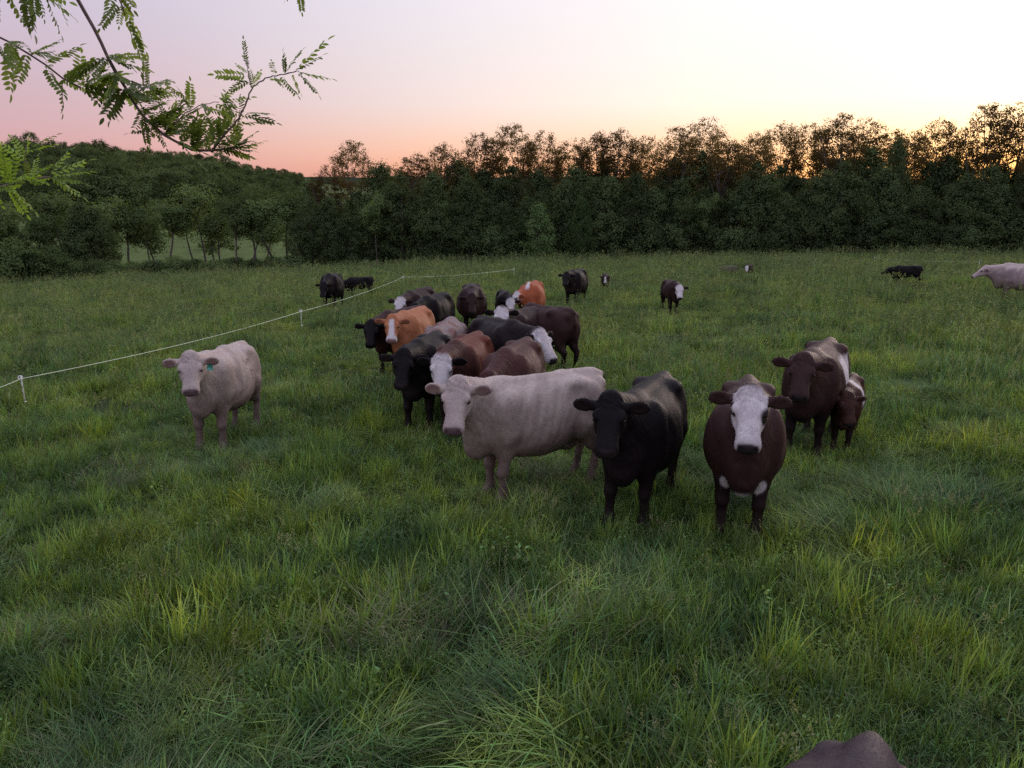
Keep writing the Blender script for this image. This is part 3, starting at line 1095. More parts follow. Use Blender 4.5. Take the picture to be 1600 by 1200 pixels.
def tree_meshes(kind, seed, leafmat):
    """A trunk-and-limbs mesh and a crown mesh of a tree about one unit per metre."""
    g = np.random.default_rng(seed)
    wood = Geo()
    crown = Geo()
    if kind == 'airy':
        h = g.uniform(14.5, 16)
        tr = limb(g, (0, 0, -.4), (g.normal() * .05, g.normal() * .05, 1), h * .80, 12, -.02, .05)
        wood.tube(tr, np.linspace(.18, .04, 12), 7)
        cl = []
        holes = g.normal(size=(5, 3)) * np.array([1.6, 1.6, 1.8]) + np.array([0, 0, h * .76])
        while len(cl) < 230:
            q = g.normal(size=3)
            q = q / np.linalg.norm(q) * (g.uniform(.12, 1) ** .36)
            q = np.array([q[0] * h * .19, q[1] * h * .19, h * .74 + q[2] * h * .25])
            if q[2] < h * .50 or (q[2] < h * .64 and g.random() < .55) or np.min(np.linalg.norm(holes - q, axis=1)) < .7:
                continue
            cl.append(q)
        cl = np.array(cl)
        nodes = []
        for i in range(13):
            f = g.uniform(.42, .97)
            p = tr[int(f * 11)]
            t_ = cl[g.integers(0, len(cl))]
            mid = p * .5 + t_ * .5 + np.array([0, 0, -.5]) + g.normal(size=3) * .25
            L1 = smooth_path([p, mid, t_], 8)
            wood.tube(L1, np.linspace(.075, .018, 8), 5)
            nodes += list(L1[2:])
        nodes = np.array(nodes + list(tr[6:]))
        for q in cl:
            d = np.linalg.norm(nodes - q, axis=1) + .6 * np.maximum(0, nodes[:, 2] - q[2])
            p = nodes[np.argmin(d)]
            wood.tube(np.array([p, (p + q) / 2 + g.normal(size=3) * .12, q]), [.024, .014, .007], 3, cap=False)
        c, s, nr = cluster_leaves(g, cl, g.uniform(.18, .32, len(cl)), 26, .20)
        crown.cards(c, s, .6, g=g, nrm=nr)
    elif kind == 'dense':
        h = g.uniform(8.5, 11)
        rx = h * g.uniform(.24, .32)
        tr = limb(g, (0, 0, -.4), (g.normal() * .07, g.normal() * .07, 1), h * .8, 10, -.02, .06)
        wood.tube(tr, np.linspace(.16, .03, 10), 7)
        cl = []
        n = 150
        for i in range(n):
            zf = g.uniform(.10, 1.0)
            prof = math.sin(math.pi * min(1, (zf * .92 + .08)) ** .75) ** .6
            r = rx * prof * math.sqrt(g.uniform(.12, 1)) * (1 + .30 * math.sin(i * 1.7 + seed))
            a = g.uniform(0, 6.283)
            cl.append((math.cos(a) * r, math.sin(a) * r, zf * h))
        cl = np.array(cl)
        for i in range(22):
            p = cl[g.integers(0, n)]
            q = tr[np.clip(int(p[2] / h * 8) - 2, 1, 9)]
            mid = (p + q) / 2 + g.normal(size=3) * .2
            wood.tube(np.array([q, mid, p]), [.05, .03, .012], 4, cap=False)
        c, s, nr = cluster_leaves(g, cl, g.uniform(.26, .46, n), 56, .25)
        crown.cards(c, s, .6, g=g, nrm=nr)
    elif kind == 'slender':
        h = g.uniform(8, 10.5)
        tr = limb(g, (0, 0, -.4), (g.normal() * .06, g.normal() * .06, 1), h * .88, 12, -.02, .06)
        wood.tube(tr, np.linspace(.13, .03, 12), 7)
        cl = []
        for i in range(15):
            f = g.uniform(.66 if seed % 2 else .60, .98)
            p = tr[int(f * 11)]
            az = i * 2.4 + g.uniform(-.5, .5)
            el = R(g.uniform(10, 50))
            ln = h * g.uniform(.14, .24)
            L1 = limb(g, p, (math.cos(az) * math.cos(el), math.sin(az) * math.cos(el), math.sin(el)), ln, 6, .0)
            wood.tube(L1, np.linspace(.045, .014, 6), 5)
            for k in range(5):
                q = L1[g.integers(2, 6)] + g.normal(size=3) * np.array([.5, .5, .35])
                wood.tube(np.array([L1[g.integers(1, 5)], q]), [.014, .007], 3, cap=False)
                cl.append(q)
        cl = np.array(cl)
        c, s, nr = cluster_leaves(g, cl, g.uniform(.26, .44, len(cl)), 44, .24)
        crown.cards(c, s, .6, g=g, nrm=nr)
    elif kind == 'young':
        h = 6.0
        tr = limb(g, (0, 0, -.3), (0, 0, 1), h * .9, 8, 0, .03)
        wood.tube(tr, np.linspace(.09, .02, 8), 6)
        cl = []
        for i in range(150):
            zf = g.uniform(.08, 1) ** .9
            a = g.uniform(0, 6.283)
            r = h * .33 * (1 - zf ** 2.4) ** .8 * math.sqrt(g.uniform(.05, 1)) * (1 + .35 * math.sin(2 * a + 5 * zf + seed)) + .12
            cl.append((math.cos(a) * r, math.sin(a) * r, zf * h))
        cl = np.array(cl)
        for i in range(20):
            p = cl[g.integers(0, 150)]
            q = tr[np.clip(int(p[2] / h * 7) - 1, 0, 7)]
            wood.tube(np.array([q, p]), [.02, .008], 4, cap=False)
        c, s, nr = cluster_leaves(g, cl, g.uniform(.16, .36, 150), 36, .19)
        crown.cards(c, s, .6, g=g, nrm=nr)
    else:                                     # bush
        h = g.uniform(2.6, 3.8)
        cl = []
        for i in range(80):
            a, zf = g.uniform(0, 6.283), g.uniform(.05, 1)
            r = h * .62 * math.sqrt(g.uniform(.05, 1)) * math.sqrt(max(.05, 1 - zf * zf * .85)) * (1 + .3 * math.sin(a * 3 + seed))
            cl.append((math.cos(a) * r, math.sin(a) * r, zf * h))
        cl = np.array(cl)
        for i in range(16):
            p = cl[g.integers(0, 80)]
            wood.tube(np.array([[p[0] * .12, p[1] * .12, -.2], [p[0] * .5, p[1] * .5, p[2] * .6], p]), [.035, .022, .008], 4, cap=False)
        c, s, nr = cluster_leaves(g, cl, .30, 44, .20)
        crown.cards(c, s, .6, g=g, nrm=nr)
    return wood.mesh('trunk', M_bark), crown.mesh('crown', leafmat)


PROTO = {
    'airy': [tree_meshes('airy', 100 + i, M_leaf_airy) for i in range(6)],
    'dense': [tree_meshes('dense', 200 + i, M_leaf_dark) for i in range(5)],
    'slender': [tree_meshes('slender', 300 + i, M_leaf_mid) for i in range(5)],
    'young': [tree_meshes('young', 400 + i, M_leaf_young) for i in range(2)],
    'bush': [tree_meshes('bush', 500 + i, M_leaf_dark) for i in range(4)],
    'low_bush': [tree_meshes('bush', 520 + i, M_leaf_mid) for i in range(3)],
}
first_tree = {}


def put_tree(kind, var, x, y, s, label, group, name='tree', rz=None, sxy=1.0, tilt=0.0):
    """The first tree of a mesh is built; the later ones are copies of it and of its trunk and crown."""
    key = (kind, var)
    if key not in first_tree:
        t = bpy.data.objects.new(name, None)
        COL.objects.link(t)
        a, b = PROTO[kind][var]
        link('trunk', a, t)
        link('crown', b, t)
        first_tree[key] = t
    else:
        src = first_tree[key]
        t = src.copy()
        t.name = name
        COL.objects.link(t)
        for ch in src.children:
            c = ch.copy()
            COL.objects.link(c)
            c.parent = t
    t.location = (x, y, float(ground(x, y)) - .05)
    t.scale = (s * sxy, s * sxy, s)
    t.rotation_euler = (0, tilt, rng.uniform(0, 6.283) if rz is None else rz)
    tag(t, label, 'tree' if name != 'bush' else 'bush', group)
    return t


def u_of(x, y, z=None):
    """Column of the photograph in which a point of the ground shows."""
    z = float(ground(x, y)) if z is None else z
    sp, cp = math.sin(PITCH), math.cos(PITCH)
    dz = z - CAM_H
    dep = y * cp - dz * sp
    return 800 + F_PX * x / dep


def x_for(u, y):
    """Sideways position of a tree that stands at distance y and shows in column u."""
    x = (u - 800) / F_PX * y
    for _ in range(4):
        x += (u - u_of(x, y)) / F_PX * y
    return x


TREE_H = {'airy': 15.2, 'dense': 9.8, 'slender': 9.3, 'young': 6.0, 'bush': 3.2, 'low_bush': 3.2}


def crown_top(u, back, kind, vtop):
    """Place and scale for a tree in column u, `back` metres behind the pasture's edge, whose top reaches row vtop."""
    x = x_for(u, 60)
    for _ in range(3):
        y = float(edge(x)) + back
        x = x_for(u, y)
    d = ray(u, vtop)
    top = CAM_H + d[2] / d[1] * y
    return x, y, (top - float(ground(x, y))) / TREE_H[kind]


STRETCH = [(555, 'left of the lone tree'), (690, 'from the lone tree to the fence corner'), (860, 'below the big round crown'),
           (960, 'around the pale young trees'), (1130, 'beyond the white-faced calf'), (1330, 'below the glowing middle skyline'),
           (1480, 'beyond the walking black calf'), (9999, 'below the tall right-end pair')]


NTH = ['leftmost'] + [w + ' from left' for w in ('second', 'third', 'fourth', 'fifth', 'sixth', 'seventh', 'eighth', 'ninth', 'tenth', 'eleventh', 'twelfth', 'thirteenth', 'fourteenth')]
_counted = {}


def nth(key):
    _counted[key] = _counted.get(key, -1) + 1
    return ', ' + NTH[_counted[key]]


def stretch(u):
    return next(t for m, t in STRETCH if u < m)


def build_trees():
    # tall open-crowned trees that stand above the wood, one by one along the skyline
    sky = [  # column, row of the top, label
        (560, 222, 'tall lone open-crowned tree at the left end of the right-hand wood, against pink sky'),
        (520, 262, 'small ragged tree at the left end of the wood, beside the far ridge'),
        (622, 248, 'narrow thin-crowned tree just right of the lone tree at the wood end'),
        (655, 232, 'thin-crowned tree behind the corner post of the fence'),
        (700, 226, 'sparse tree on the skyline between the fence corner and the big round crown'),
        (755, 205, 'left half of the broad rounded crown rising above the orange cow'),
        (800, 196, 'big round open crown, tallest above the herd, orange sky showing through'),
        (845, 210, 'right shoulder tree of the big round crown above the herd'),
        (890, 208, 'airy tree on the skyline straight above the lone black cow'),
        (925, 197, 'airy rounded crown above the pale young trees'),
        (965, 204, 'thin tree above the right pale young tree'),
        (1000, 210, 'slim tree in the dip of the skyline left of a high round crown'),
        (1050, 200, 'airy tree above the white-faced calf in the field'),
        (1090, 190, 'high rounded crown right of the white-faced calf, glowing from behind'),
        (1130, 204, 'thin-leaved tree lit through by cream sky, in the shallow notch of the skyline'),
        (1165, 198, 'open tree with orange light between its limbs, above the row of dark trunks'),
        (1205, 194, 'airy tree in the glowing middle of the skyline'),
        (1250, 190, 'airy tree left of the highest point of the glowing row'),
        (1292, 180, 'pointed crown that stands highest in the middle of the glowing row'),
        (1330, 190, 'airy tree right of the pointed crown in the glowing row'),
        (1365, 188, 'airy tree above the dark dense tree that breaks the glow'),
        (1400, 196, 'airy tree above the black calf at the far side'),
        (1440, 188, 'thin crown before the last dip of the skyline'),
        (1475, 206, 'low thin crown in the dip left of the tall pair'),
        (1513, 164, 'left tree of the tall pair standing high at the right end'),
        (1557, 166, 'right tree of the tall pair standing high at the right end'),
        (1605, 200, 'tree at the right edge with the sunset glare behind it'),
        (1660, 196, None), (1720, 190, None),
    ]
    i = 0
    for u, v, lab in sky:
        x, y, s = crown_top(u, 6.5 + 3 * math.sin(u * .7), 'airy', v)
        put_tree('airy', i % 6, x, y, s, lab or ('tall tree just past the right edge of the wood' if u < 1700 else 'tall tree well past the right edge of the wood'), 'tall open-crowned trees along the skyline', sxy=.95)
        i += 1
    # thin stems between them
    for k in range(20):
        u = 640 + k * 52 + rng.uniform(-14, 14)
        x, y, s = crown_top(u, 12 + rng.uniform(0, 5), 'airy', float(np.interp(u, [500, 800, 1200, 1700], [268, 226, 218, 208])) + rng.uniform(10, 40))
        put_tree('airy', (k * 5 + 2) % 6, x, y, s, 'slim tree behind skyline crowns ' + stretch(u) + nth('slim ' + stretch(u)), 'slim trees deep in the wood ' + stretch(u), sxy=.8)
    # the dark wood below them
    k = 0
    for u in np.arange(470, 1760, 27):
        for row in range(2):
            uu = u + rng.uniform(-10, 10) + row * 13
            vt = float(np.interp(uu, [450, 600, 800, 1000, 1400, 1700], [315, 284, 280, 272, 264, 264])) + rng.uniform(-22, 30) + (16 if row == 0 else 0)
            x, y, s = crown_top(uu, 2.0 + row * 4.5 + rng.uniform(-.6, .8), 'dense', vt)
            put_tree('dense', (k * 3 + row) % 5, x, y, s, ('dark front-row tree ' if row == 0 else 'dark second-row tree ') + stretch(uu) + nth('row%d ' % row + stretch(uu)),
                     ('front trees of the wood ' if row == 0 else 'second-row trees of the wood ') + stretch(uu), sxy=.95)
            k += 1
    x, y, s = crown_top(1382, 3.2, 'dense', 214)
    put_tree('dense', 2, x, y, s, 'dark dense tree that stands up into the glowing row near the right', 'dark trees in the front of the wood', sxy=.5)
    for j, u in enumerate(range(590, 1640, 58)):
        uu = u + 14 * math.sin(j * 1.9)
        if 800 < uu < 950:
            continue
        x, y, s = crown_top(uu, 1.0 + (j * 5 % 4) * .5, 'slender', 286 + (j * 23 % 40))
        put_tree('slender', (j * 2 + 1) % 5 if j % 3 else 4, x, y, s, 'slim tree at wood front ' + stretch(uu) + nth('front ' + stretch(uu)), 'slim front trees ' + stretch(uu), sxy=.8)
    # pale young trees at the field's edge
    for u, v, lab, w in ((843, 320, 'pale green young tree at the wood edge, wider and left of the two', 1.0), (907, 312, 'pale green young tree at the wood edge, narrower and right of the two', .72)):
        x, y, s = crown_top(u, -1.2, 'young', v)
        put_tree('young', 0 if u < 880 else 1, x, y, s, lab, 'pale young trees at the wood edge', sxy=w)
    # undergrowth along the edge
    for u in np.arange(-254, 1750, 31):
        back = rng.uniform(.6, 2.2) if not 150 < u < 500 else rng.uniform(.4, 5.0)
        kind = 'low_bush' if u < 480 and rng.random() < .7 else 'bush'
        vt = float(np.interp(u, [-130, 0, 200, 480, 800, 1700], [386, 380, 413, 403, 352, 345])) + rng.uniform(-10, 14)
        x, y, s = crown_top(u, back, kind, vt)
        put_tree(kind, int(rng.integers(0, 3)), x, y, max(.35, s), ('bush at the wood foot ' + stretch(u) + nth('bush ' + stretch(u))) if u > 480 else ('shadowy bush along the pasture edge ' + ('below the far meadow' if u > 165 else 'at the left end') + nth('bush %d' % (u > 165))),
                 ('bushes at the foot of the wood ' + stretch(u)) if u > 480 else ('bushes along the edge ' + ('below the far meadow' if u > 165 else 'at the left end')), 'bush', sxy=1.0 if not 150 < u < 500 else rng.uniform(1.5, 2.2))
    # slender trees down the slope on the left, the far meadow showing between their stems
    left = [(20, 300, 1), (62, 318, 0), (110, 300, 1), (150, 282, 1), (205, 300, 1), (238, 312, 0), (270, 292, 1), (322, 288, 1), (345, 300, 0),
            (372, 296, 1), (400, 286, 1), (428, 292, 1), (452, 300, 1), (488, 290, 1), (-30, 300, 1), (-75, 290, 1)]
    labs = {20: 'slender tree at the left edge behind the bright leaves', 62: 'short slender tree below the bright yellow-green leaves', 110: 'slender tree right of the bright yellow-green leaves',
            150: 'dark full tree with a leaning trunk left of the far meadow', 205: 'slender straight stem at the left end of the far meadow', 238: 'short tree in front of the left part of the meadow',
            270: 'slender tree in front of the middle of the far meadow', 322: 'tree with a dark straight stem in the middle of the far meadow', 345: 'low slim tree right of the middle of the meadow',
            372: 'tree of the close group of stems, leftmost', 400: 'tree of the close group of stems, tallest', 428: 'tree of the close group of stems, right of the tallest',
            452: 'slim tree at the right end of the far meadow', 488: 'tree closing the gap between far meadow and wood'}
    for j, (u, v, full) in enumerate(left):
        x, y, s = crown_top(u, 4 + (j * 37 % 9), 'slender', v)
        put_tree('slender', j % 5, x, y, s, labs.get(u, 'slender tree just beyond the left edge' if u > -50 else 'slender tree well beyond the left edge'), 'slender trees on the slope to the left', tilt=R(9) if u == 150 else 0.0, rz=2.2 if u == 150 else None,
                 sxy=(1.12 if full else .9) * (.9 + .03 * (j * 13 % 9)))
    for j, u in enumerate((130, 185, 252, 308, 336, 388, 415, 505, 560)):
        x, y, s = crown_top(u, 14 + (j * 29 % 17), 'slender', 296 + (j * 31 % 34))
        put_tree('slender', (j * 2 + 1) % 5, x, y, s, 'thin tree further down the slope before the meadow, ' + NTH[sorted((130, 185, 252, 308, 336, 388, 415, 505, 560)).index(u)], 'thin trees further down the slope', sxy=1.1 + .05 * (j % 5))
    for u, v in ((-90, 330), (-40, 340), (2, 352), (30, 345), (70, 350), (128, 345), (140, 318), (160, 322)):
        x, y, s = crown_top(u, 2.5 + rng.uniform(0, 2), 'dense', v)
        put_tree('dense', int(rng.integers(0, 5)), x, y, s, 'dark low tree at the left end of the pasture edge' + nth('low'), 'dark low trees at the left end of the edge')


build_trees()


def instancer(name, protos, pts, rot, scl, idx):
    """One object that repeats a few small meshes at many points (for what nobody could count)."""
    c = bpy.data.collections.new(name + '_pieces')
    for p in protos:
        o = bpy.data.objects.new(name + '_piece', p)
        c.objects.link(o)
    names = sorted(o.name for o in c.objects)
    me = bpy.data.meshes.new(name)
    me.vertices.add(len(pts))
    me.vertices.foreach_set('co', np.asarray(pts, np.float32).ravel())
    for nm, ty, dat in (('rot', 'FLOAT_VECTOR', rot), ('scl', 'FLOAT_VECTOR', scl)):
        me.attributes.new(nm, ty, 'POINT').data.foreach_set('vector', np.asarray(dat, np.float32).ravel())
    me.attributes.new('pick', 'INT', 'POINT').data.foreach_set('value', np.asarray(idx, np.int32))
    me.update()
    o = link(name, me)
    ng = bpy.data.node_groups.new(name + '_nodes', 'GeometryNodeTree')
    ng.interface.new_socket('Geometry', in_out='INPUT', socket_type='NodeSocketGeometry')
    ng.interface.new_socket('Geometry', in_out='OUTPUT', socket_type='NodeSocketGeometry')
    gi, go = ng.nodes.new('NodeGroupInput'), ng.nodes.new('NodeGroupOutput')
    ip = ng.nodes.new('GeometryNodeInstanceOnPoints')
    ci = ng.nodes.new('GeometryNodeCollectionInfo')
    ci.inputs['Collection'].default_value = c
    ci.inputs['Separate Children'].default_value = True
    ci.inputs['Reset Children'].default_value = True
    ip.inputs['Pick Instance'].default_value = True

    def attr(nm, ty):
        n = ng.nodes.new('GeometryNodeInputNamedAttribute')
        n.data_type = ty
        n.inputs['Name'].default_value = nm
        return n.outputs['Attribute']
    L = ng.links
    L.new(gi.outputs[0], ip.inputs['Points'])
    L.new(ci.outputs[0], ip.inputs['Instance'])
    L.new(attr('pick', 'INT'), ip.inputs['Instance Index'])
    e2r = ng.nodes.new('FunctionNodeEulerToRotation')
    L.new(attr('rot', 'FLOAT_VECTOR'), e2r.inputs[0])
    L.new(e2r.outputs[0], ip.inputs['Rotation'])
    L.new(attr('scl', 'FLOAT_VECTOR'), ip.inputs['Scale'])
    L.new(ip.outputs[0], go.inputs[0])
    md = o.modifiers.new('scatter', 'NODES')
    md.node_group = ng
    return tag(o, kind='stuff')


def build_far_forest():
    protos = []
    for i in range(5):
        g = np.random.default_rng(900 + i)
        crown = Geo()
        h, rx = g.uniform(9, 12), g.uniform(3.4, 4.6)
        cl = []
        for k in range(90):
            zf = g.uniform(.15, 1)
            r = rx * math.sin(math.pi * (zf * .85 + .1) ** .8) ** .6 * math.sqrt(g.uniform(.2, 1))
            a = g.uniform(0, 6.283)
            cl.append((math.cos(a) * r, math.sin(a) * r, zf * h))
        c, s, nr = cluster_leaves(g, np.array(cl), .55, 34, .5)
        crown.cards(c, s, .6, g=g, nrm=nr)
        crown.tube(np.array([[0, 0, -.5], [0, 0, h * .7]]), [.2, .06], 5)
        protos.append(crown.mesh('far_tree', M_leaf_far))
    pts = []
    for _ in range(9000):
        y = rng.uniform(172, 520)
        x = rng.uniform(-1.3, .2) * y
        if y < 178 + 10 * vnoise(x, y, 25, 8) or x > -.27 * y:
            continue
        if y > 330 and rng.random() < .45:
            continue
        pts.append((x, y, float(ground(x, y))))
    # hedge-like belt beyond the right-hand wood and at the foot of the slope
    for _ in range(480):
        y = rng.uniform(150, 260)
        x = rng.uniform(-.02, .95) * y
        pts.append((x, y, float(ground(x, y)) - .3))
    pts = np.array(pts)
    keep = []
    cell = {}
    for i, p in enumerate(pts):
        k = (int(p[0] // 5.0), int(p[1] // 5.0))  # brighter copy of locust_leaf, the stronger light on the tuft painted into its colour
        if k in cell:
            continue
        cell[k] = 1
        keep.append(i)
    pts = pts[keep]
    n = len(pts)
    s = rng.uniform(.65, 1.15, n) * np.where(pts[:, 0] > -.36 * pts[:, 1], .72, 1.0)
    rot = np.zeros((n, 3))
    rot[:, 2] = rng.uniform(0, 6.283, n)
    o = instancer('forest', protos, pts, rot, np.stack([s, s, s * rng.uniform(.8, 1.1, n)], -1), rng.integers(0, 5, n))
    print('far forest', n)


build_far_forest()


# ------------------------------------------------------------------ grass
def blade(geo, base, az, lean, length, width, bend, g, seg=4, tint=(1, 1, 1, 1)):
    length *= .66
    d = np.array([math.cos(az), math.sin(az), 0])
    side = np.array([-math.sin(az + g.uniform(-.6, .6)), math.cos(az), 0])
    th = lean
    p = np.array(base, float)
    pts, ws = [], []
    for i in range(seg + 1):
        t = i / seg
        pts.append(p.copy())
        ws.append(width * (1 - t ** 1.8) * (.75 + .5 * min(t * 3, 1)) * .5 + .0003)
        p = p + (d * math.sin(th) + np.array([0, 0, math.cos(th)])) * length / seg
        th += bend / seg
    v, q = [], []
    for i in range(seg + 1):
        v += [pts[i] - side * ws[i], pts[i] + side * ws[i]]
        if i:
            a = 2 * (i - 1)
            q.append([a, a + 1, a + 3, a + 2])
    col = np.array([[tint[0], tint[1], tint[2], tint[3]]] * len(v))
    geo.add(v, q, None, col)


def tuft(kind, seed):
    g = np.random.default_rng(seed)
    geo = Geo()

    def tn(dead=0.0, vary=.22):
        y = g.uniform(-1, 1)
        b = 1.05 + g.uniform(-vary, vary) * 1.4
        return (b * (1 + .20 * y), b, b * (1 - .15 * y), 1 - dead)
    if kind == 'lush':
        for _ in range(40):
            r, a = .17 * math.sqrt(g.random()), g.uniform(0, 6.283)
            blade(geo, (r * math.cos(a), r * math.sin(a), -.02), g.uniform(0, 6.283), g.uniform(.05, .85), g.uniform(.14, .42), g.uniform(.005, .011),
                  g.uniform(.2, 2.0), g, 4, tn(.0 if g.random() < .86 else g.uniform(.25, .6)))
        for _ in range(16):
            r, a = .17 * math.sqrt(g.random()), g.uniform(0, 6.283)
            blade(geo, (r * math.cos(a), r * math.sin(a), -.02), g.uniform(0, 6.283), g.uniform(.5, 1.2), g.uniform(.10, .25), .007, g.uniform(.3, 1.2), g, 3, tn(.15))
    elif kind == 'upright':
        for _ in range(36):
            r, a = .12 * math.sqrt(g.random()), g.uniform(0, 6.283)
            blade(geo, (r * math.cos(a), r * math.sin(a), -.02), a + g.normal() * 1.0, g.uniform(.0, .42), g.uniform(.24, .58), g.uniform(.006, .011),
                  g.uniform(.05, 1.0), g, 4, tuple(np.array(tn()) * (1.14, 1.08, .82, 1)))
    elif kind == 'weed':                        # leafy clover-like stems
        for _ in range(12):
            r, a = .14 * math.sqrt(g.random()), g.uniform(0, 6.283)
            h = g.uniform(.10, .27)
            L = limb(g, (r * math.cos(a), r * math.sin(a), -.02), (g.normal() * .45, g.normal() * .45, 1), h, 5, .02, .15)
            geo.tube(L, [.002, .0018, .0016, .0014, .001], 3, np.array([.9, .9, .8, 1]), cap=False)
            n = 9
            f = g.uniform(.3, 1.0, n)
            c = np.stack([np.interp(f, np.linspace(0, 1, 5), L[:, k]) for k in range(3)], -1) + g.normal(size=(n, 3)) * .025
            geo.cards(c, g.uniform(.022, .042, n), .55, np.array([0, 0, .1]), np.array([tn() for _ in range(n)]), g)
        for _ in range(14):
            r, a = .16 * math.sqrt(g.random()), g.uniform(0, 6.283)
            blade(geo, (r * math.cos(a), r * math.sin(a), -.02), g.uniform(0, 6.283), g.uniform(.1, .7), g.uniform(.15, .36), .007, g.uniform(.2, 1.6), g, 4, tn())
    elif kind == 'lodged':
        for _ in range(50):
            r, a = .22 * math.sqrt(g.random()), g.uniform(0, 6.283)
            blade(geo, (r * math.cos(a), r * math.sin(a), -.01 + g.uniform(0, .10)), g.normal() * 1.1, g.uniform(.55, 1.4), g.uniform(.25, .60), g.uniform(.004, .008),
                  g.uniform(.0, .9), g, 4, tuple(np.array(tn(.0 if g.random() < .86 else .55)) * (.97, 1.0, 1.03, 1)))
    elif kind == 'straw':
        for _ in range(42):
            r, a = .17 * math.sqrt(g.random()), g.uniform(0, 6.283)
            dead = g.uniform(.45, 1.0) if g.random() < .75 else .1
            blade(geo, (r * math.cos(a), r * math.sin(a), -.01 + g.uniform(0, .06)), g.normal() * .9, g.uniform(.5, 1.35), g.uniform(.22, .5), g.uniform(.003, .006),
                  g.uniform(.1, 1.0), g, 4, (g.uniform(.75, 1.05),) * 3 + (1 - dead,))
    elif kind == 'seed':
        for _ in range(5):
            r, a = .14 * math.sqrt(g.random()), g.uniform(0, 6.283)
            h = g.uniform(.34, .52)
            L = limb(g, (r * math.cos(a), r * math.sin(a), 0), (g.normal() * .14, g.normal() * .14, 1), h, 5, .02, .05)
            geo.tube(L, [.0015, .0014, .0012, .001, .0008], 3, np.array([1.0, .9, .9, .55]), cap=False)
            top = L[-1]
            n = 16
            c = top - np.array([0, 0, 1]) * g.uniform(0, .10, n)[:, None] + g.normal(size=(n, 3)) * .010
            geo.cards(c, .022, .35, np.array([0, 0, 1.5]), np.tile([1.05, .95, 1.1, .35], (n, 1)), g)
        for _ in range(10):
            r, a = .12 * math.sqrt(g.random()), g.uniform(0, 6.283)
            blade(geo, (r * math.cos(a), r * math.sin(a), -.02), a, g.uniform(.05, .4), g.uniform(.2, .4), .006, g.uniform(.2, 1.4), g, 4, tn())
    elif kind == 'wide':                        # a bigger sod for the middle and far field
        for _ in range(64):
            r, a = .34 * math.sqrt(g.random()), g.uniform(0, 6.283)
            blade(geo, (r * math.cos(a), r * math.sin(a), -.03), g.uniform(0, 6.283), g.uniform(.05, .6), g.uniform(.22, .50), g.uniform(.011, .018),
                  g.uniform(.2, 1.5), g, 3, tn(.0 if g.random() < .84 else g.uniform(.2, .5)))
        for _ in range(3):
            r, a = .3 * math.sqrt(g.random()), g.uniform(0, 6.283)
            p = np.array([r * math.cos(a), r * math.sin(a), 0])
            h = g.uniform(.34, .5)
            blade(geo, p, a, .05, h / .66, .006, .15, g, 3, (1, .95, .95, .5))
            c = p + np.array([0, 0, h]) + g.normal(size=(7, 3)) * np.array([.02, .02, .035])
            geo.cards(c, .04, .4, np.array([0, 0, 1.5]), np.tile([1.05, 1.0, 1.05, .7], (7, 1)), g)
    return geo.mesh('grass_tuft', M_grass)


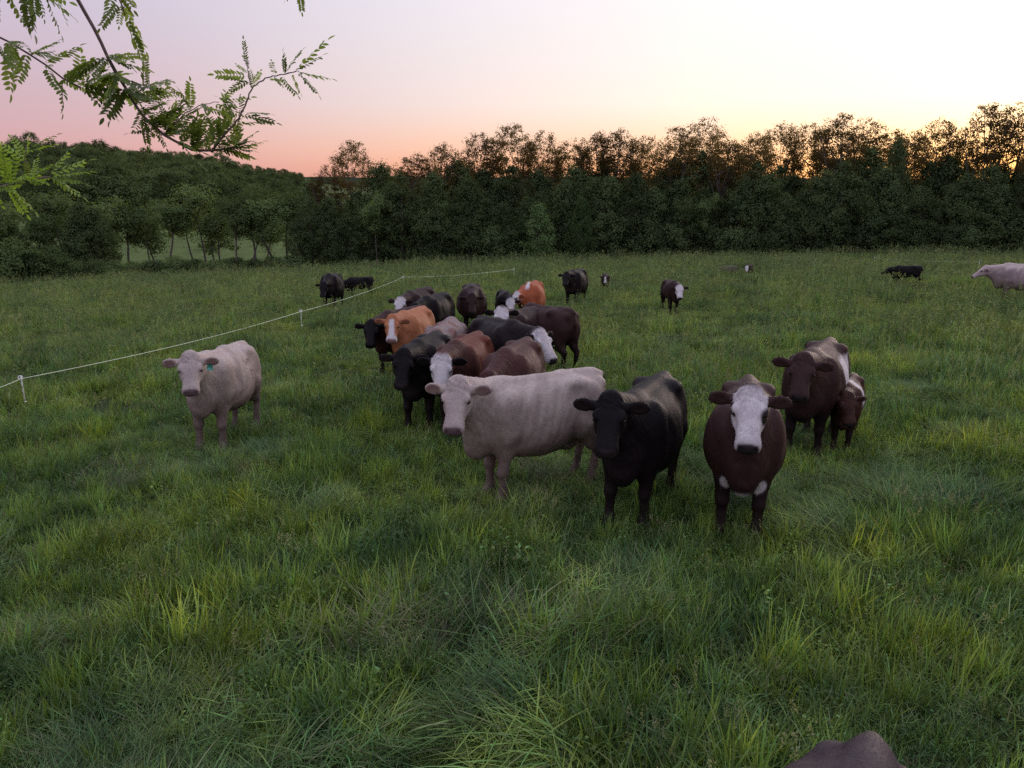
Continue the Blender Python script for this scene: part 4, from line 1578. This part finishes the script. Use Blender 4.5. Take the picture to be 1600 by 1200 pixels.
def build_grass():
    kinds = ['lush'] * 4 + ['upright'] * 3 + ['lodged'] * 3 + ['straw'] * 2 + ['seed'] * 2 + ['wide'] * 4 + ['weed'] * 3
    protos = [tuft(k, 50 + i) for i, k in enumerate(kinds)]
    sel = {k: [i for i, q in enumerate(kinds) if q == k] for k in set(kinds)}
    P, RT, S, I = [], [], [], []

    def scatter(y0, y1, dens, fn, margin=1.8, slope=.98, gaps=True):
        area = (y1 - y0) * (2 * margin + slope * (y0 + y1))
        n = int(area * dens)
        y = np.sqrt(rng.uniform(0, 1, n) * ((y1 + 1.84) ** 2 - (y0 + 1.84) ** 2) + (y0 + 1.84) ** 2) - 1.84
        x = rng.uniform(-1, 1, n) * (margin + slope * y)
        gap = vnoise(x, y, .42, 31) * .6 + vnoise(x, y, 1.1, 32) * .4
        ok = (y < edge(x) + 1.5) & ((not gaps) | (rng.random(n) < np.clip(1.25 * sstep(.22, .55, gap) + np.where(y < 9, .5, .18), 0, 1)))
        x, y = x[ok], y[ok]
        n = len(x)
        z = ground(x, y)
        k, sc, szf, az, tilt = fn(x, y, n)
        tr_ = np.ones(n)
        for hx_, hy_, hr_ in HERD:
            dd_ = np.hypot(x - hx_, y - hy_) / hr_
            tr_ = np.minimum(tr_, .74 + .26 * sstep(.55, 1.35, dd_ + (vnoise(x, y, .5, 33) - .5) * .6))
        sc = sc * tr_
        P.append(np.stack([x, y, z], -1))
        RT.append(np.stack([tilt, np.zeros(n), az], -1))
        S.append(np.stack([sc, sc, sc * szf], -1))
        I.append(k)

    def choose(names, probs, n):
        c = rng.choice(len(names), n, p=np.array(probs) / sum(probs))
        return np.array([sel[names[i]][rng.integers(0, len(sel[names[i]]))] for i in c])

    def near(x, y, n):
        big = vnoise(x, y, 1.5, 21)
        sm = vnoise(x, y, .55, 22)
        lod = vnoise(x, y, .95, 23)
        k = choose(['lush', 'upright', 'seed', 'weed'], [.60, .28, .03, .09], n)
        low = lod > .68
        k = np.where(low, choose(['lodged', 'straw', 'lush'], [.72, .10, .18], n), k)
        dry = vnoise(x, y, 1.2, 25) > .80
        k = np.where(dry & (rng.random(n) < .7), choose(['straw', 'lodged'], [.75, .25], n), k)
        sc = (.36 + .50 * big + .48 * sm) * rng.uniform(.65, 1.3, n)
        az = rng.uniform(0, 6.283, n)
        flow = vnoise(x, y, 2.2, 24) * 12
        az = np.where(low, flow + rng.normal(size=n) * .5, az)
        return k, sc, np.where(low, .8, rng.uniform(.85, 1.15, n)), az, rng.normal(size=n) * .22

    def mid(x, y, n):
        big = vnoise(x, y, 1.8, 21)
        k = choose(['wide', 'lush', 'upright', 'lodged', 'seed', 'weed'], [.44, .22, .12, .10, .04, .08], n)
        sc = (.42 + 1.1 * big) * rng.uniform(.75, 1.25, n)
        return k, sc, rng.uniform(.85, 1.2, n), rng.uniform(0, 6.283, n), rng.normal(size=n) * .10

    def far(x, y, n):
        big = .65 * vnoise(x, y, 2.2, 21) + .35 * vnoise(x, y, .9, 26)
        k = choose(['wide', 'seed'], [.93, .07], n)
        sc = (.45 + 1.25 * big) * rng.uniform(.7, 1.3, n)
        return k, sc * 1.15, rng.uniform(.75, 1.1, n), rng.uniform(0, 6.283, n), rng.normal(size=n) * .08
    def under(x, y, n):
        return choose(['lush', 'weed', 'upright'], [.7, .1, .2], n), rng.uniform(.42, .72, n), rng.uniform(.9, 1.2, n), rng.uniform(0, 6.283, n), rng.normal(size=n) * .2
    scatter(1.2, 11, 42, under, gaps=False)
    scatter(1.2, 9, 105, near)
    scatter(9, 16, 60, near)
    scatter(9, 30, 12, mid)
    scatter(16, 30, 14, mid)
    scatter(30, 60, 9.5, far, 3)
    P_, R_, S_, I_ = np.vstack(P), np.vstack(RT), np.vstack(S), np.concatenate(I)
    print('grass tufts', len(P_))
    instancer('grass', protos, P_, R_, S_, I_)

# ------------------------------------------------------------------ fence
def build_fence():
    f = bpy.data.objects.new('electric_fence', None)
    COL.objects.link(f)
    tops = [(-190, 648), (33, 592), (470, 487), (630, 433), (803, 421)]
    ht = .52
    pts = []
    for u, v in tops:
        d = ray(u, v)
        d = d / d[1]
        ys = np.linspace(2, 60, 6000)
        h = CAM_H + d[2] * ys - ground(d[0] * ys, ys) - ht
        i = int(np.argmax(h < 0))
        y = ys[i]
        pts.append(np.array([d[0] * y, y, float(ground(d[0] * y, y)) + ht]))
    f.location = pts[1] - np.array([0, 0, ht])
    tag(f, 'white electric fence tape on thin white posts crossing the left of the pasture', 'fence')
    o = np.array(f.location)
    for p in pts:
        b = Geo()
        q = p - o
        b.tube(np.array([q - [0, 0, ht + .1], q - [0, 0, .05], q + [0, 0, .045]]), [.011, .010, .009], 8)
        b.tube(np.array([q - [0, 0, .40], q - [0, 0, .39]]), [.03, .03], 8)
        po = link('post', b.mesh('post', M_post, False), f)
        b = Geo()
        th = np.linspace(0, 2 * math.pi, 15)
        b.tube(np.stack([q[0] + np.cos(th) * .034, np.full(15, q[1] - .012), q[2] + .02 + np.sin(th) * .034], -1), .010, 6)
        link('insulator', b.mesh('insulator', M_post, True), po)
    b = Geo()
    for a, c in zip(pts[:-1], pts[1:]):
        t = np.linspace(0, 1, 24)[:, None]
        seg = a + (c - a) * t - np.array([0, 0, 1]) * (4 * t * (1 - t)) * .09
        b.tube(seg - o, .0042 + .0075 * (np.linalg.norm(seg[:, :2], axis=1) / 45), 4)
    link('tape', b.mesh('tape', M_wire, True), f)
    # a second run on the far right
    f2 = bpy.data.objects.new('electric_fence', None)
    COL.objects.link(f2)
    p1, p2, p3 = [np.array([x_for(u, y), y, 0]) for u, y in ((1365, 44), (1528, 37), (1700, 31))]
    for p in (p1, p2, p3):
        p[2] = float(ground(p[0], p[1])) + .52
    f2.location = p1 - np.array([0, 0, .52])
    o = np.array(f2.location)
    for p in (p1, p2, p3):
        b = Geo()
        q = p - o
        b.tube(np.array([q - [0, 0, .6], q + [0, 0, .06]]), [.014, .012], 8)
        link('post', b.mesh('post', M_post), f2)
    b = Geo()
    for a, c in ((p1, p2), (p2, p3)):
        t = np.linspace(0, 1, 16)[:, None]
        b.tube(a + (c - a) * t - np.array([0, 0, .1]) * 4 * t * (1 - t) - o, .004, 4)
    link('tape', b.mesh('tape', M_wire), f2)
    tag(f2, 'faint white electric fence running in front of the grey cow at the right', 'fence')


build_fence()


# ------------------------------------------------------------------ overhanging locust branch
def compound_leaf(seed, n_pairs, length, mat):
    g = np.random.default_rng(seed)
    geo = Geo()
    t = np.linspace(0, 1, 9)
    curve = g.uniform(-.10, .16)
    droop = g.uniform(.0, .14)
    pts = np.stack([t * length, curve * length * t * t, -droop * length * t * t], -1)
    geo.tube(pts, np.linspace(.0011, .0005, 9), 4, cap=False)

    def leaflet(base, d, ln, w, roll):
        d = d / np.linalg.norm(d)
        up = np.array([0, 0, 1.0]) + g.normal(size=3) * .25
        s = np.cross(up, d)
        s /= np.linalg.norm(s)
        nrm = np.cross(d, s)
        fold = .25
        prof = [(0, .02), (.12, .55), (.35, 1.0), (.65, .92), (.88, .5), (1.0, .04)]
        v, q = [], []
        for i, (f, ww) in enumerate(prof):
            c = base + d * ln * f - nrm * ln * .18 * f * f
            v += [c - s * w * ww + nrm * w * ww * fold, c, c + s * w * ww + nrm * w * ww * fold]
            if i:
                a = 3 * (i - 1)
                q += [[a, a + 1, a + 4, a + 3], [a + 1, a + 2, a + 5, a + 4]]
        geo.add(v, q)
    for i in range(n_pairs):
        f = .12 + .85 * i / n_pairs
        p = np.array([np.interp(f, t, pts[:, k]) for k in range(3)])
        ln = length * .165 * (.75 + .5 * math.sin(math.pi * (f * .9 + .05))) * g.uniform(.88, 1.1)
        for sd in (1, -1):
            d = np.array([.62, sd * .78, g.uniform(-.30, .12)])
            leaflet(p, d, ln, ln * g.uniform(.19, .24), 0)
    leaflet(pts[-1], np.array([1, curve, -droop * 1.4]), length * .20, length * .038, 0)
    return geo.mesh('leaf', mat, True)


def frame_for(d, upv):
    x = d / np.linalg.norm(d)
    y = np.cross(upv, x)
    if np.linalg.norm(y) < 1e-3:
        y = np.array([0, 1.0, 0])
    y /= np.linalg.norm(y)
    z = np.cross(x, y)
    m = Matrix([[x[0], y[0], z[0]], [x[1], y[1], z[1]], [x[2], y[2], z[2]]])
    return m.to_euler()


def build_branch():
    g = np.random.default_rng(77)
    root = bpy.data.objects.new('locust_tree', None)
    COL.objects.link(root)
    base = np.array([-4.3, 1.3, float(ground(-4.3, 1.3))])
    root.location = base
    tag(root, 'locust tree with feathery leaves on a branch hanging in at the top left', 'tree')
    wood = Geo()
    tr = limb(g, (0, 0, -.3), (.02, .03, 1), 7.0, 14, 0, .03)
    wood.tube(tr, np.linspace(.19, .08, 14), 12)
    link('trunk', wood.mesh('trunk', M_bark, True), root)

    def W(l):
        return np.array([at_depth(u, v, y) for u, v, y in l])
    trunk_p = base + tr[9]
    limb_a = np.vstack([[trunk_p], W([(-260, -420, 2.2), (20, -190, 2.5), (98, -45, 2.62), (122, 2, 2.65), (148, 45, 2.67), (160, 66, 2.68), (163, 85, 2.70), (186, 125, 2.72),
                                      (212, 158, 2.74), (219, 185, 2.74), (256, 211, 2.76), (272, 219, 2.78), (305, 242, 2.80), (330, 237, 2.82), (362, 232, 2.83), (385, 222, 2.84)])])
    limb_b = W([(330, 237, 2.82), (348, 214, 2.80), (372, 188, 2.78), (388, 155, 2.76), (393, 137, 2.75), (415, 121, 2.74), (440, 117, 2.73), (462, 112, 2.72)])
    limb_c = np.vstack([[base + tr[8]], W([(-330, -90, 2.3), (-90, 10, 2.5), (0, 58, 2.62), (34, 78, 2.65), (62, 92, 2.67), (96, 124, 2.7), (125, 138, 2.72)])])
    limb_d = np.vstack([[base + tr[6]], W([(-330, 330, 2.0), (-120, 310, 2.1), (-20, 300, 2.2), (25, 292, 2.25), (45, 268, 2.27), (78, 276, 2.3)])])
    limb_e = np.vstack([limb_a[2:3], W([(300, -120, 2.6), (430, -62, 2.62), (466, -22, 2.63)])])
    limb_f = np.vstack([limb_a[2:3], W([(150, -70, 2.5), (182, -15, 2.5), (196, 25, 2.52)])])
    limb_g = W([(393, 137, 2.75), (388, 118, 2.75), (386, 96, 2.74)])
    limb_h = W([(45, 268, 2.27), (38, 250, 2.27), (42, 228, 2.26)])
    limb_i = np.vstack([limb_c[2:3], W([(-40, -30, 2.55), (40, -18, 2.6), (95, -8, 2.62)])])
    limb_j = W([(256, 211, 2.76), (285, 180, 2.77), (315, 163, 2.78), (342, 160, 2.78)])
    limb_k = W([(205, 150, 2.74), (235, 132, 2.75), (262, 128, 2.76)])
    paths = [(limb_a, 92, .034, .0042), (limb_b, 34, .0046, .0018), (limb_c, 60, .022, .003), (limb_d, 52, .018, .003), (limb_e, 16, .01, .0016), (limb_f, 14, .009, .002),
             (limb_g, 8, .0022, .001), (limb_h, 8, .003, .0014), (limb_i, 16, .009, .002), (limb_j, 14, .003, .0012), (limb_k, 10, .003, .0012)]
    P = []
    for p, n, r0, r1 in paths:
        q = smooth_path(p, n)
        q += (g.normal(size=q.shape) * .0014) * (np.arange(n) > 2)[:, None]
        rad = r1 + (r0 - r1) * (1 - np.linspace(0, 1, n)) ** 1.6
        rad[3::7] *= 1.22
        b = Geo()
        b.tube(q - base, rad, 7)
        link('branch', b.mesh('branch', M_twig, True), root)
        P.append(q)
    leaves = [compound_leaf(600 + i, int(g.integers(7, 11)), 1.0, M_locust) for i in range(6)]
    new = [compound_leaf(650 + i, int(g.integers(7, 10)), 1.0, M_locust_lit) for i in range(4)]  # same kind of leaf in the brighter colour with the light painted in

    def put(p, d, ln, fresh=False, upv=(0, 0, 1)):
        uu, vv = u_px(p + np.array(d, float) / np.linalg.norm(d) * ln * .5)
        if uu < -45 or vv < -45:
            return
        me = (new if fresh else leaves)[g.integers(0, 4 if fresh else 6)]
        o = link('leaf', me, root)
        o.location = p - base
        o.rotation_euler = frame_for(np.array(d, float), np.array(upv, float) + g.normal(size=3) * .35)
        s = ln
        o.scale = (s, s, s)
    view = np.array([0, 1.0, 0])

    def dress(q, i0, i1, per, ln, fresh=False, spread=1.0, bias=(0, 0, 0)):
        for i in range(i0, i1):
            k = int(per) + (g.random() < per - int(per))
            for _ in range(k):
                tn = q[min(i + 1, len(q) - 1)] - q[i - 1]
                tn /= np.linalg.norm(tn)
                rnd = g.normal(size=3)
                rnd -= tn * (rnd @ tn)
                rnd /= np.linalg.norm(rnd)
                d = tn * g.uniform(.1, .8) + rnd * spread + np.array(bias)
                put(q[i] + g.normal(size=3) * .004, d, ln * g.uniform(.6, 1.15), fresh)
    A, B, Cc, Dd, E, Fq, Gq, Hq, Iq, Jq, Kq = P

    def shown(q, um=-50, vm=-60):
        return [i for i in range(1, len(q) - 1) if u_px(q[i])[0] > um and u_px(q[i])[1] > vm]

    def grow(q, idx, count, ln, fresh=False, bias=(0, 0, 0), lo=.1, hi=.8):
        for _ in range(int(count * .84)):
            i = int(idx[g.integers(0, len(idx))])
            tn = q[min(i + 1, len(q) - 1)] - q[i - 1]
            tn /= np.linalg.norm(tn)
            rnd = g.normal(size=3)
            rnd -= tn * (rnd @ tn)
            rnd /= np.linalg.norm(rnd)
            put(q[i] + g.normal(size=3) * .004, tn * g.uniform(lo, hi) + rnd + np.array(bias), ln * g.uniform(.6, 1.15), fresh)
    a = shown(A)
    grow(A, [i for i in a if 75 < u_px(A[i])[1] < 150], 34, .13, bias=(.0, 0, .1))
    grow(A, [i for i in a if u_px(A[i])[1] >= 150 and u_px(A[i])[0] < 300], 48, .125, bias=(.45, 0, .75))
    grow(A, [i for i in a if u_px(A[i])[0] >= 240], 44, .12, bias=(.15, 0, 1.0))
    for _ in range(7):
        put(A[-1 - int(g.integers(0, 4))], np.array([1, g.normal() * .4, .1 + g.normal() * .35]), .115)
    b = shown(B)
    grow(B, [i for i in b if i < 15], 16, .10, bias=(-.1, 0, .1))
    grow(B, [i for i in b if i >= 20], 9, .085, bias=(.1, 0, .1))
    put(B[-1], (.7, .1, .75), .15)
    put(B[-2], (.9, .1, .45), .12)
    put(B[-1], (1, -.2, -.22), .13)
    put(B[-1], (.75, -.2, -.6), .11)
    put(B[-2], (.25, .2, -.8), .07)
    put(B[13], (1, .1, -.1), .12)
    put(B[10], (.9, .1, .15), .11)
    grow(Jq, shown(Jq), 22, .105, bias=(.2, 0, .25))
    grow(Kq, shown(Kq), 14, .10, bias=(.2, 0, .15))
    put(Jq[-1], (1, .1, .2), .11)
    put(Jq[-1], (.8, -.2, .6), .10)
    put(B[-4], (.5, .2, .9), .10)
    put(B[-5], (.6, -.2, -.8), .09)
    grow(Gq, shown(Gq), 6, .06)
    put(Gq[-1], (-.1, 0, 1), .07)
    put(Gq[3], (-1, .1, .12), .12)
    put(Gq[2], (-1, .2, -.3), .09)
    put(B[-12], (-1, .2, .3), .10)
    c = shown(Cc)
    grow(Cc, c, 26, .125, bias=(0, 0, .1))
    grow(Cc, c[:max(2, len(c) - 5)], 8, .14, bias=(-.1, 0, -1.3), lo=0, hi=.2)
    for _ in range(9):
        put(Cc[-1], (.8 + g.normal() * .3, g.normal() * .4, g.normal() * .5), .13)
    put(E[-1], (.12, 0, -1), .075)
    put(E[-1], (1, 0, -.05), .14)
    put(E[-1], (-.55, 0, -.55), .06)
    put(E[-3], (1, 0, .3), .12)
    grow(Fq, shown(Fq), 13, .115, bias=(.1, 0, -.3))
    put(Fq[-1], (.3, 0, -1), .14)
    put(Fq[-2], (.45, .1, -.9), .15)
    grow(Iq, shown(Iq), 26, .135, bias=(0, 0, -.4))
    d = shown(Dd)
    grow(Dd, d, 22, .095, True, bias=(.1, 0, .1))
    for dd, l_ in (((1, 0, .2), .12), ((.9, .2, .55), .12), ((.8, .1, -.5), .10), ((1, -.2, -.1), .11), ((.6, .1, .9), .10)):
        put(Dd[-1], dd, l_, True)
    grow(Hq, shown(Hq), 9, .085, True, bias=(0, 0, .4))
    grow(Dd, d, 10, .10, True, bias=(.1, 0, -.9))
    print('leaves', sum(1 for c in root.children if c.name.startswith('leaf')))


def u_px(p):
    sp, cp = math.sin(PITCH), math.cos(PITCH)
    dz = p[2] - CAM_H
    dep = p[1] * cp - dz * sp
    if dep < .05:
        return -9999, -9999
    return 800 + F_PX * p[0] / dep, 600 - F_PX * (p[1] * sp + dz * cp) / dep


build_branch()
# ------------------------------------------------------------------ the herd
def ex_brisket(V, HP, inhead, nz, put, earm):
    for s in (1, -1):
        a = np.array([.56, s * .05, .47])
        b = np.array([.52, s * .145, .585])
        ab = b - a
        t = np.clip(((V - a) @ ab) / (ab @ ab), 0, 1)
        d = np.linalg.norm(V - a - t[:, None] * ab, axis=1)
        put(sstep(.078, .055, d + nz * .03) * (V[:, 0] > .38), WHITE)
    put(sstep(.10, .06, np.abs(V[:, 1]) + nz * .05) * sstep(.60, .53, V[:, 2]) * (V[:, 0] > .45) * (V[:, 2] > .42), WHITE)


def ex_belt(V, HP, inhead, nz, put, earm):
    put(sstep(-.56, -.52, V[:, 0] + nz * .06) * sstep(.10, .06, V[:, 0] + nz * .06) * (1 - inhead) * sstep(.18, .26, V[:, 1]) * sstep(1.28, 1.18, V[:, 2] + nz * .1), WHITE)


def ex_calf_patch(V, HP, inhead, nz, put, earm):
    put(sstep(.16, .12, np.abs(V[:, 0] - .12) + nz * .08) * sstep(.85, 1.0, V[:, 2] + nz * .1), WHITE)


def ex_roan(V, HP, inhead, nz, put, earm):
    n = fbm3(V, .16, 12)
    put(sstep(.52, .64, n) * .8, (.16, .08, .07))


def ex_hereford(V, HP, inhead, nz, put, earm):
    put(sstep(.35, .42, V[:, 0] + nz * .1) * sstep(.06, .03, np.abs(V[:, 1]) + nz * .03) * sstep(1.2, 1.28, V[:, 2]), WHITE)
    put(sstep(.62, .5, V[:, 2] + nz * .1) * (V[:, 0] > .3) * sstep(.55, .65, V[:, 0]), WHITE)


def ex_brand(V, HP, inhead, nz, put, earm):
    for a, b in (((-.38, 1.16), (-.14, 1.12)), ((-.30, 1.17), (-.40, 1.10)), ((-.18, 1.13), (-.12, 1.18)), ((-.36, 1.0), (-.20, 1.03)), ((-.24, 1.02), (-.22, .96))):
        a_, b_ = np.array(a), np.array(b)
        ab = b_ - a_
        q = V[:, [0, 2]]
        t = np.clip(((q - a_) @ ab) / (ab @ ab), 0, 1)
        d = np.linalg.norm(q - a_ - t[:, None] * ab, axis=1)
        put(sstep(.022, .010, d) * (V[:, 1] > .05) * .7, (.12, .08, .08))


def build_herd():
    G = at_ground
    far = 'cattle scattered over the far pasture'
    herd = 'cattle bunched together in the middle of the pasture'
    near = 'cattle standing out in the near pasture'
    # near animals
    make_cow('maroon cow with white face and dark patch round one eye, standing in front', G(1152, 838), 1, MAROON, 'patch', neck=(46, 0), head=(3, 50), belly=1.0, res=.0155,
             lower_tone=(.026, .011, .011), extra=ex_brisket, group=near, legs=(2, -2, 0, 0))
    make_cow('all black cow facing the camera with its head low, right of the cream side-on cow', G(978, 822), -16, BLACK, 'solid', neck=(32, -4), head=(-3, 52), belly=1.0, res=.0155,
             lower_tone=(.013, .008, .011), group=near, legs=(-4, 4, 0, 0))
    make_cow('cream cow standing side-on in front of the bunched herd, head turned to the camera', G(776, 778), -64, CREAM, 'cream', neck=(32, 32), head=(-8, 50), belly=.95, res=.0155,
             group=near, tail_swing=.03)
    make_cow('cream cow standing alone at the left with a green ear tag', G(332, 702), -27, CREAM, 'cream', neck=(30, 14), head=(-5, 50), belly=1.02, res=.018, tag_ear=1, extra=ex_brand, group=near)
    make_cow('dark brown cow with a white belt behind the white-faced maroon cow', G(1252, 712), -10, MAROON, 'solid', neck=(24, 2), head=(0, 50), res=.0175, lower_tone=(.020, .010, .010),
             extra=ex_belt, group=near, legs=(-8, 6, 0, 0))
    make_cow('small brown calf with a white shoulder stripe beside the belted cow', G(1312, 704), -4, (.050, .022, .018), 'solid', neck=(14, 10), head=(22, 58), scale=.62, calf=True, res=.018,
             extra=ex_calf_patch, category='calf', group=near)
    make_cow('greyish tan back of a cow cut off by the bottom edge', (0, 0), 0, (.055, .044, .048), 'solid', neck=(-10, 0), head=(0, 60), res=.012, at_tail=(1.05, 1.80), group=near,
             lower_tone=(.11, .085, .085), fur=160000, extra=lambda V, HP, ih, nz, put, em: put(sstep(.55, .68, fbm3(V, .13, 31)) * .7, (.035, .027, .032)))
    # the bunch
    make_cow('black cow at the left front of the bunched herd, left of the cream side-on cow', G(655, 672), -16, BLACK, 'solid', neck=(12, -2), head=(-8, 52), res=.018, lower_tone=(.022, .017, .018), group=herd)
    make_cow('orange tan cow with a white blaze', G(632, 590), -22, TAN, 'blaze', neck=(18, 4), head=(-4, 50), res=.022, group=herd, nose=(.2, .12, .11))
    make_cow('dark cow with a black head left of and behind the orange tan cow', G(608, 588), -34, (.035, .016, .015), 'solid', neck=(6, 8), head=(-6, 50), res=.022, group=herd,
             extra=lambda V, HP, ih, nz, put, em: put(np.maximum(ih, em), BLACK))
    make_cow('white-faced dark cow at the back left of the bunched herd', G(643, 534), -26, DARKBROWN, 'white', neck=(10, 6), head=(-14, 48), res=.024, group=herd, lower_tone=(.05, .022, .018))
    make_cow('black cow pressed against the white-faced cow at the back left of the bunch', G(668, 548), -24, BLACK, 'solid', neck=(4, 0), head=(-10, 52), res=.024, group=herd)
    make_cow('dark brown cow facing the camera alone at the back middle of the bunch', G(738, 524), 0, DARKBROWN, 'solid', neck=(2, 0), head=(0, 55), belly=1.1, res=.024, group=herd, lower_tone=(.04, .017, .017))
    make_cow('black white-faced calf left of the red-orange cow', G(792, 518), 8, BLACK, 'white', neck=(2, 6), head=(4, 58), scale=.78, calf=True, res=.024, category='calf', group=herd)
    make_cow('red-orange cow with its white face turned to the left', G(826, 515), -10, RED, 'white', neck=(-4, -30), head=(-58, 45), belly=1.05, res=.022, group=herd, extra=ex_hereford, nose=(.25, .16, .14))
    make_cow('cow with white face and black ears held high behind the black side-on cow', G(797, 590), -30, DARKBROWN, 'white', neck=(34, 16), head=(0, 52), res=.022, group=herd, lower_tone=(.035, .017, .016),
             extra=lambda V, HP, ih, nz, put, em: put(em * .8, BLACK))
    make_cow('large maroon cow standing broadside at the right end of the bunch', G(833, 574), -140, MAROON, 'solid', neck=(-22, 0), head=(-140, 60), belly=1.06, res=.022, group=herd, lower_tone=(.03, .015, .014))
    make_cow('black side-on cow with white face at the right of the bunch, looking right', G(806, 632), 28, (.013, .009, .010), 'white', neck=(8, 14), head=(44, 52), res=.0195, scale=1.05, group=herd, lower_tone=(.022, .014, .015),
             belly=1.05, extra=lambda V, HP, ih, nz, put, em: put(em, BLACK))
    make_cow('pale roan cow mostly hidden between the black and the red-brown cow', G(706, 612), 168, (.21, .165, .16), 'solid', neck=(-30, 0), head=(160, 65), res=.024, group=herd, extra=ex_roan)
    make_cow('red-brown cow with a white poll and black ears behind the cream side-on cow', G(712, 676), -18, REDBROWN, 'white', neck=(8, 2), head=(-4, 58), res=.0175, group=herd, lower_tone=(.05, .02, .018),
             extra=lambda V, HP, ih, nz, put, em: (put(em, BLACK), put(sstep(.35, .5, V[:, 0]) * (1 - ih) * (1 - em) * .7, (.028, .015, .015))))
    make_cow('brown cow with lowered head and high hip, just behind the cream cow back', G(788, 700), -16, (.060, .026, .024), 'solid', neck=(-6, -4), head=(-6, 60), res=.0175, group=herd, lower_tone=(.030, .015, .016))
    # scattered over the far pasture
    make_cow('black cow standing alone right of the bunch, far out', G(893, 480), -16, BLACK, 'solid', neck=(14, -4), head=(-8, 46), res=.026, group=far, lower_tone=(.02, .012, .013))
    make_cow('small dark calf right of the lone far black cow', G(945, 458), 0, DARKBROWN, 'blaze', neck=(10, 0), head=(0, 55), scale=.60, calf=True, res=.03, category='calf', group=far)
    make_cow('dark calf with a white face alone in the far pasture', G(1052, 492), 16, DARKBROWN, 'white', neck=(4, 4), head=(8, 52), scale=.80, calf=True, res=.026, category='calf', group=far)
    make_cow('black calf walking left in the far right of the pasture', G(1402, 448), -86, BLACK, 'solid', neck=(4, 0), head=(-80, 35), scale=.62, calf=True, res=.03, category='calf', group=far, legs=(10, -12, -10, 10))
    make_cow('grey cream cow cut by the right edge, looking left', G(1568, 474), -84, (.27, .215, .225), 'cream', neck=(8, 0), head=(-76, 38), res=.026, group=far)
    make_cow('black cow grazing far left beyond the fence tape', G(516, 486), -14, BLACK, 'solid', neck=(-14, -4), head=(-16, 60), belly=1.1, res=.026, group=far)
    make_cow('black calf side-on next to the far left grazing cow', G(551, 468), -80, BLACK, 'solid', neck=(-6, 0), head=(-75, 35), scale=.66, calf=True, res=.03, category='calf', group=far)
    make_cow('tiny white-faced calf lying in the grass near the wood', G(1168, 430), -10, DARKBROWN, 'white', neck=(10, 0), head=(0, 55), scale=.6, calf=True, res=.034, category='calf', group=far, lying=True)
    make_cow('tiny grey calf lying in the grass left of the white-faced one', G(1131, 431), -60, (.10, .08, .075), 'solid', neck=(4, 0), head=(-40, 55), scale=.55, calf=True, res=.034, category='calf', group=far, lying=True)


build_herd()


# the sward is trodden down where the animals stand
HERD = [(o.location.x, o.location.y, 1.0 + .5 * (o.dimensions.x > 1.5)) for o in COL.objects if o.get('category') in ('cow', 'calf') and o.location.y > 3]
build_grass()
